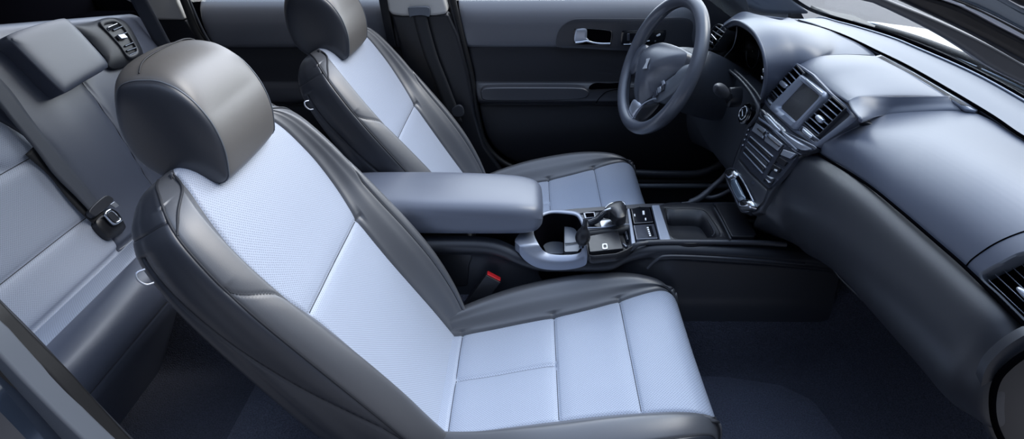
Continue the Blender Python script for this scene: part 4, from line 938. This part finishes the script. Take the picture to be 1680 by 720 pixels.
for i in range(k_):
    for j in range(res_): F.append((i*res_+j, i*res_+(j+1) % res_, ((i+1) % k_)*res_+(j+1) % res_, ((i+1) % k_)*res_+j))
mk('rim', V, F, 'wheel', sw)
tube('rim_seam', [WC+(WA*math.cos(a_)+WB*math.sin(a_))*(R_-.0178) for a_ in np.linspace(0, 2*math.pi, 97)[:-1]], .0012, 'thread', sw, closed=True, res=5)
WL = lambda L, up=0: [on(x, y, WC+WN*up, WN) for x, y in L]
hub = pad('airbag_hub', WL(((1041, 158), (1041, 140), (1046, 113), (1051, 92), (1060, 79), (1074, 72), (1089, 70), (1110, 76), (1124, 84), (1127, 92), (1121, 108), (1112, 119), (1102, 126), (1089, 135), (1078, 146), (1069, 158), (1056, 168), (1047, 173)), -.012), WN, .034, .035, 'wheel', sw, n=90, p=2.6, rings=14)
pad('near_spoke', WL(((1112, 119), (1122, 108), (1138, 106), (1134, 124), (1118, 142), (1095, 160), (1078, 168), (1070, 160), (1080, 146), (1092, 134)), -.006), WN, .008, .02, 'frame_grey', sw, n=70)
pad('far_spoke', WL(((1047, 113), (1036, 122), (1030, 116), (1037, 92), (1046, 76), (1056, 72), (1060, 78), (1053, 94)), -.006), WN, .010, .02, 'wheel', sw, n=60)
pad('lower_spoke', WL(((1040, 163), (1052, 173), (1042, 190), (1036, 202), (1027, 192), (1033, 176)), -.006), WN, .006, .014, 'satin', sw, n=50)
pad('lower_spoke', WL(((1049, 176), (1066, 172), (1082, 170), (1066, 190), (1044, 204), (1038, 200)), -.012), WN, .004, .012, 'plastic', sw, n=50)
tube('spoke_edge', WL(((1034, 200), (1044, 184), (1056, 170), (1070, 163), (1076, 162)), .006), .0022, 'satin', sw, n=20)
for L, m_ in ((((1087, 134), (1091, 132), (1092, 138), (1088, 141)), 'satin'), (((1080, 145), (1085, 142), (1087, 149), (1081, 153)), 'satin'), (((1073, 152), (1079, 148), (1080, 156), (1074, 160)), 'gloss_grey'), (((1086, 143), (1091, 140), (1090, 148), (1086, 151)), 'plastic_mid')):
    prism('spoke_button', WL(L, .004), WN*.004, m_, sw, .001)
for L in (((1050, 96), (1057, 84), (1060, 86), (1052, 100)), ((1046, 108), (1050, 98), (1052, 102), (1048, 112))): prism('far_button', WL(L, .008), WN*.003, 'frame_grey', sw, .001)
prism('emblem', WL(((1061.5, 97), (1066.8, 95.5), (1065.5, 99), (1062, 108), (1061.5, 112.5), (1054.8, 113.5), (1057.5, 109.5), (1061, 102.5)), .024), WN*.003, 'emblem_metal', sw, .0006)

# ================================================================== FRONT GLASS, PILLARS, OUTSIDE
fr = thing('windscreen', 'sloping clear windscreen above the dashboard, top right', 'windscreen', (1.1, 0, .8))
wl_ = rs(wsl, 30)*A3(1, .96, 1)+A3(.012, 0, .004); G = np.array([[p+A3(-.62, -.05*np.sign(p[1])*abs(p[1]), .42)*t for p in wl_] for t in np.linspace(0, 1, 8)])
gridmesh('glass_pane', G, 'glass', fr, solid=.004)
np_ = thing('windscreen_pillar', 'dark near windscreen pillar with silver trim strips crossing the top right corner', 'pillar', (.6, -.72, .9))
def band(name, up, lo, y, th, m, parent, bev=.003):
    A_ = [U(*p, 'y', y) for p in up]; B_ = [U(*p, 'y', y) for p in lo]
    if parent.name.startswith('windscreen'): A_ = [A_[0]+A3(-.30, .05, .16)]+A_+[A_[-1]+A3(.26, .01, -.17)]; B_ = [B_[0]+A3(-.30, .05, .16)]+B_+[B_[-1]+A3(.26, .01, -.17)]
    if parent.name.startswith('rear'): A_ = [A_[0]+A3(-.03, .08, .34)]+A_+[A_[-1]+A3(.14, 0, -.36)]; B_ = [B_[0]+A3(-.03, .08, .34)]+B_+[B_[-1]+A3(.14, 0, -.36)]
    n = 46; A_ = rs(A_, n); B_ = rs(B_, n); V = np.concatenate([A_, B_, A_+A3(0, -th, 0), B_+A3(0, -th, 0)]); F = []
    for i in range(n-1): F += [(i, i+1, n+i+1, n+i), (2*n+i, 3*n+i, 3*n+i+1, 2*n+i+1), (i, 2*n+i, 2*n+i+1, i+1), (n+i, n+i+1, 3*n+i+1, 3*n+i)]
    F += [(0, n, 3*n, 2*n), (n-1, 3*n-1, 4*n-1, 2*n-1)]
    return mk(name, V, F, m, parent, bevel=bev)
band('lit_edge_band', ((1330, -60), (1430, -12), (1480, 8), (1545, 36), (1610, 68), (1680, 108), (1760, 155)), ((1300, -50), (1421, 0), (1490, 32), (1552, 66), (1610, 105), (1680, 140), (1760, 185)), -.70, .02, 'frame_grey', np_, .008)  # grey band puts the dark pillar's highlighted edge into colour
band('dark_trim', ((1400, -60), (1546, 0), (1610, 33), (1680, 68), (1760, 112)), ((1330, -62), (1440, -14), (1545, 34), (1610, 67), (1680, 107), (1760, 154)), -.72, .03, 'plastic', np_, .006)
band('silver_strip', ((1440, -60), (1560, 0), (1610, 22), (1680, 60), (1760, 104)), ((1400, -60), (1546, 0), (1610, 33), (1680, 69), (1760, 113)), -.735, .02, 'satin', np_, .003)
band('black_gap', ((1450, -60), (1570, 0), (1610, 18), (1680, 52), (1760, 95)), ((1440, -60), (1560, 0), (1610, 22), (1680, 60), (1760, 104)), -.745, .01, 'rubber', np_, 0)
band('door_frame_panel', ((1530, -70), (1652, 0), (1680, 14), (1760, 56)), ((1450, -60), (1570, 0), (1610, 18), (1680, 54), (1760, 97)), -.76, .02, 'paint', np_, .010)
band('chrome_bead', ((1536, -70), (1654, -2), (1682, 12), (1762, 54)), ((1530, -70), (1646, 0), (1678, 17), (1758, 60)), -.775, .01, 'chrome', np_, .001)
band('roof_rubber', ((1560, -80), (1700, -10), (1780, 30)), ((1530, -72), (1654, 0), (1684, 15), (1764, 56)), -.78, .02, 'rubber', np_, .004)
# far windscreen pillar foot and mirror triangle
fp = thing('windscreen_pillar', 'blue-grey foot of the far windscreen pillar beside the cluster hood', 'pillar', (1.0, .72, .8))
prism('pillar_trim', UL('y', .72, (1190, -30), (1205, -2), (1222, 12), (1252, 22), (1300, 24), (1332, 24), (1318, 10), (1300, -6), (1285, -30)), (0, .06, 0), 'armrest', fp, .015, seg=4)
prism('mirror_triangle', UL('y', .705, (1143, -30), (1146, 44), (1166, 60), (1196, 44), (1232, 30), (1228, 8), (1214, -30)), (0, .06, 0), 'plastic', fp, .004)
tube('screen_seal', [U(1290, -10, 'y', .70), U(1316, 8, 'y', .70), U(1340, 20, 'x', 1.10), U(1400, 38, 'x', 1.11), U(1470, 60, 'x', 1.11), U(1560, 98, 'x', 1.11), U(1690, 166, 'x', 1.11)], .005, 'black', fp, n=60)
# cowl and wiper
cw = tag(gridmesh('cowl', np.array([[A3(x, p[1], z) for p in rs([(0, .80, 0), (0, .4, 0), (0, 0, 0), (0, -.4, 0), (0, -.85, 0)], 30)] for x, z in ((1.112, .805), (1.13, .80), (1.19, .785), (1.26, .772), (1.30, .75))]), 'rubber', None, solid=.01), 'black plastic cowl strip at the foot of the windscreen outside', 'cowl')
wp = thing('wiper', 'black windscreen wiper arm resting at the foot of the glass', 'wiper', (1.14, -.1, .83))
tube('wiper_arm', [U(1440, 44, 'x', 1.13), U(1500, 62, 'x', 1.13), U(1560, 84, 'x', 1.128), U(1610, 104, 'x', 1.126), U(1680, 136, 'x', 1.126), U(1740, 166, 'x', 1.126)], .008, 'rubber', wp, n=40)
tube('wiper_blade', [U(1400, 36, 'x', 1.126), U(1470, 58, 'x', 1.126), U(1550, 90, 'x', 1.122), U(1625, 126, 'x', 1.122), U(1690, 158, 'x', 1.122)], .005, 'rubber', wp, n=30)
prism('blade_clip', UL('x', 1.13, (1568, 88), (1576, 84), (1612, 102), (1606, 110)), (.02, 0, 0), 'plastic_mid', wp, .003)
tube('washer_nozzle', [U(1602, 112, 'x', 1.13), U(1604, 118, 'x', 1.13)], .008, 'rubber', wp, n=4, res=12)
hy = [.86, .7, .4, 0, -.4, -.7, -.86]
G = dens(np.array([[(x, y*(1-.06*k), z+.012*(1-(y/.8)**2)-(.03 if abs(y) > .8 else 0)) for y in hy] for k, (x, z) in enumerate(((1.275, .768), (1.31, .772), (1.45, .757), (1.7, .70), (2.0, .61), (2.1, .5)))]), 10, 10)
tag(gridmesh('bonnet', G, 'paint', None, solid=.01), 'glossy pale blue-silver bonnet seen through the windscreen', 'bonnet')

# near rear door frame, lower left corner
nf = thing('rear_door_frame', 'grey metal and black rubber door frame slanting through the lower left corner', 'door frame', (-.40, -.78, .5))
band('rubber_seal', ((-60, 430), (0, 488), (36, 526), (76, 566), (117, 606), (168, 664), (222, 722), (300, 800)), ((-60, 455), (4, 520), (56, 587), (98, 632), (139, 675), (199, 722), (290, 812)), -.765, .025, 'rubber', nf, .006)
tube('seal_lip', [U(*p, 'y', -.755) for p in ((-60, 440), (0, 500), (56, 556), (117, 622), (168, 676), (215, 724), (290, 800))], .004, 'plastic_mid', nf, n=50)
band('grey_frame', ((-60, 452), (0, 518), (56, 581), (98, 626), (143, 672), (195, 722), (290, 810)), ((-60, 482), (0, 548), (35, 590), (72, 634), (111, 679), (152, 722), (232, 805)), -.785, .03, 'frame_grey', nf, .004)
band('inner_rubber', ((-60, 482), (0, 548), (35, 590), (72, 634), (111, 679), (152, 722), (232, 805)), ((-60, 552), (0, 603), (60, 664), (111, 722), (190, 812)), -.79, .03, 'rubber', nf, .010)
band('chrome_line', ((-60, 553), (0, 604), (60, 665), (111, 723), (190, 813)), ((-60, 560), (0, 611), (58, 672), (107, 727), (184, 815)), -.80, .02, 'frame_grey', nf, .002)
band('outer_door_skin', ((-60, 560), (0, 611), (58, 672), (107, 727), (184, 815)), ((-60, 800), (0, 805), (60, 810), (110, 815), (160, 820)), -.815, .03, 'paint_dark', nf, .004)

gd = mk('ground', [(-14, -10, -.45), (14, -10, -.45), (14, 14, -.45), (-14, 14, -.45)], [(0, 1, 2, 3)], 'ground', None); tag(gd, kind='structure')

# ------------------------------------------------------------------ light
w = bpy.data.worlds.new('sky'); SC.world = w; w.use_nodes = True; nt = w.node_tree; bg = nt.nodes['Background']
tc = nt.nodes.new('ShaderNodeTexCoord')
def lobe(d, c0, c1, col):
    dp = nt.nodes.new('ShaderNodeVectorMath'); dp.operation = 'DOT_PRODUCT'; dp.inputs[1].default_value = Vector(d).normalized(); nt.links.new(tc.outputs['Generated'], dp.inputs[0])
    mr = nt.nodes.new('ShaderNodeMapRange'); mr.interpolation_type = 'SMOOTHSTEP'; mr.inputs['From Min'].default_value = c0; mr.inputs['From Max'].default_value = c1; nt.links.new(dp.outputs['Value'], mr.inputs['Value'])
    v = nt.nodes.new('ShaderNodeVectorMath'); v.operation = 'SCALE'; v.inputs[0].default_value = col; nt.links.new(mr.outputs['Result'], v.inputs['Scale']); return v.outputs[0]
acc = None
for L in (((0, 0, 1), -.2, 1.0, (.08, .10, .145)), ((0, -.15, 1), .55, 1.0, (1.0, 1.25, 1.75)), ((.35, .88, .26), .68, .97, (3.3, 3.35, 3.45)),
          ((.05, .80, .60), .66, .97, (1.7, 2.0, 2.55)), ((.75, .1, .65), .6, 1.0, (.62, .72, .88)), ((0, 0, -1), .3, 1, (.03, .03, .035))):
    o = lobe(*L)
    if acc is None: acc = o
    else:
        a = nt.nodes.new('ShaderNodeVectorMath'); a.operation = 'ADD'; nt.links.new(acc, a.inputs[0]); nt.links.new(o, a.inputs[1]); acc = a.outputs[0]
nt.links.new(acc, bg.inputs['Color']); bg.inputs['Strength'].default_value = 1.0
sl = bpy.data.lights.new('sun', 'SUN'); so = bpy.data.objects.new('sun', sl); COL.objects.link(so)
sl.energy = 2.3; sl.angle = math.radians(35); sl.color = (1, .96, .91)
so.rotation_euler = Vector((.62, .12, .80)).to_track_quat('Z', 'Y').to_euler(); so.location = (2, 1, 3)
SC.view_settings.view_transform = 'Standard'; SC.view_settings.look = 'None'; SC.view_settings.gamma = 1; SC.view_settings.exposure = 0
SC.view_settings.use_curve_mapping = False
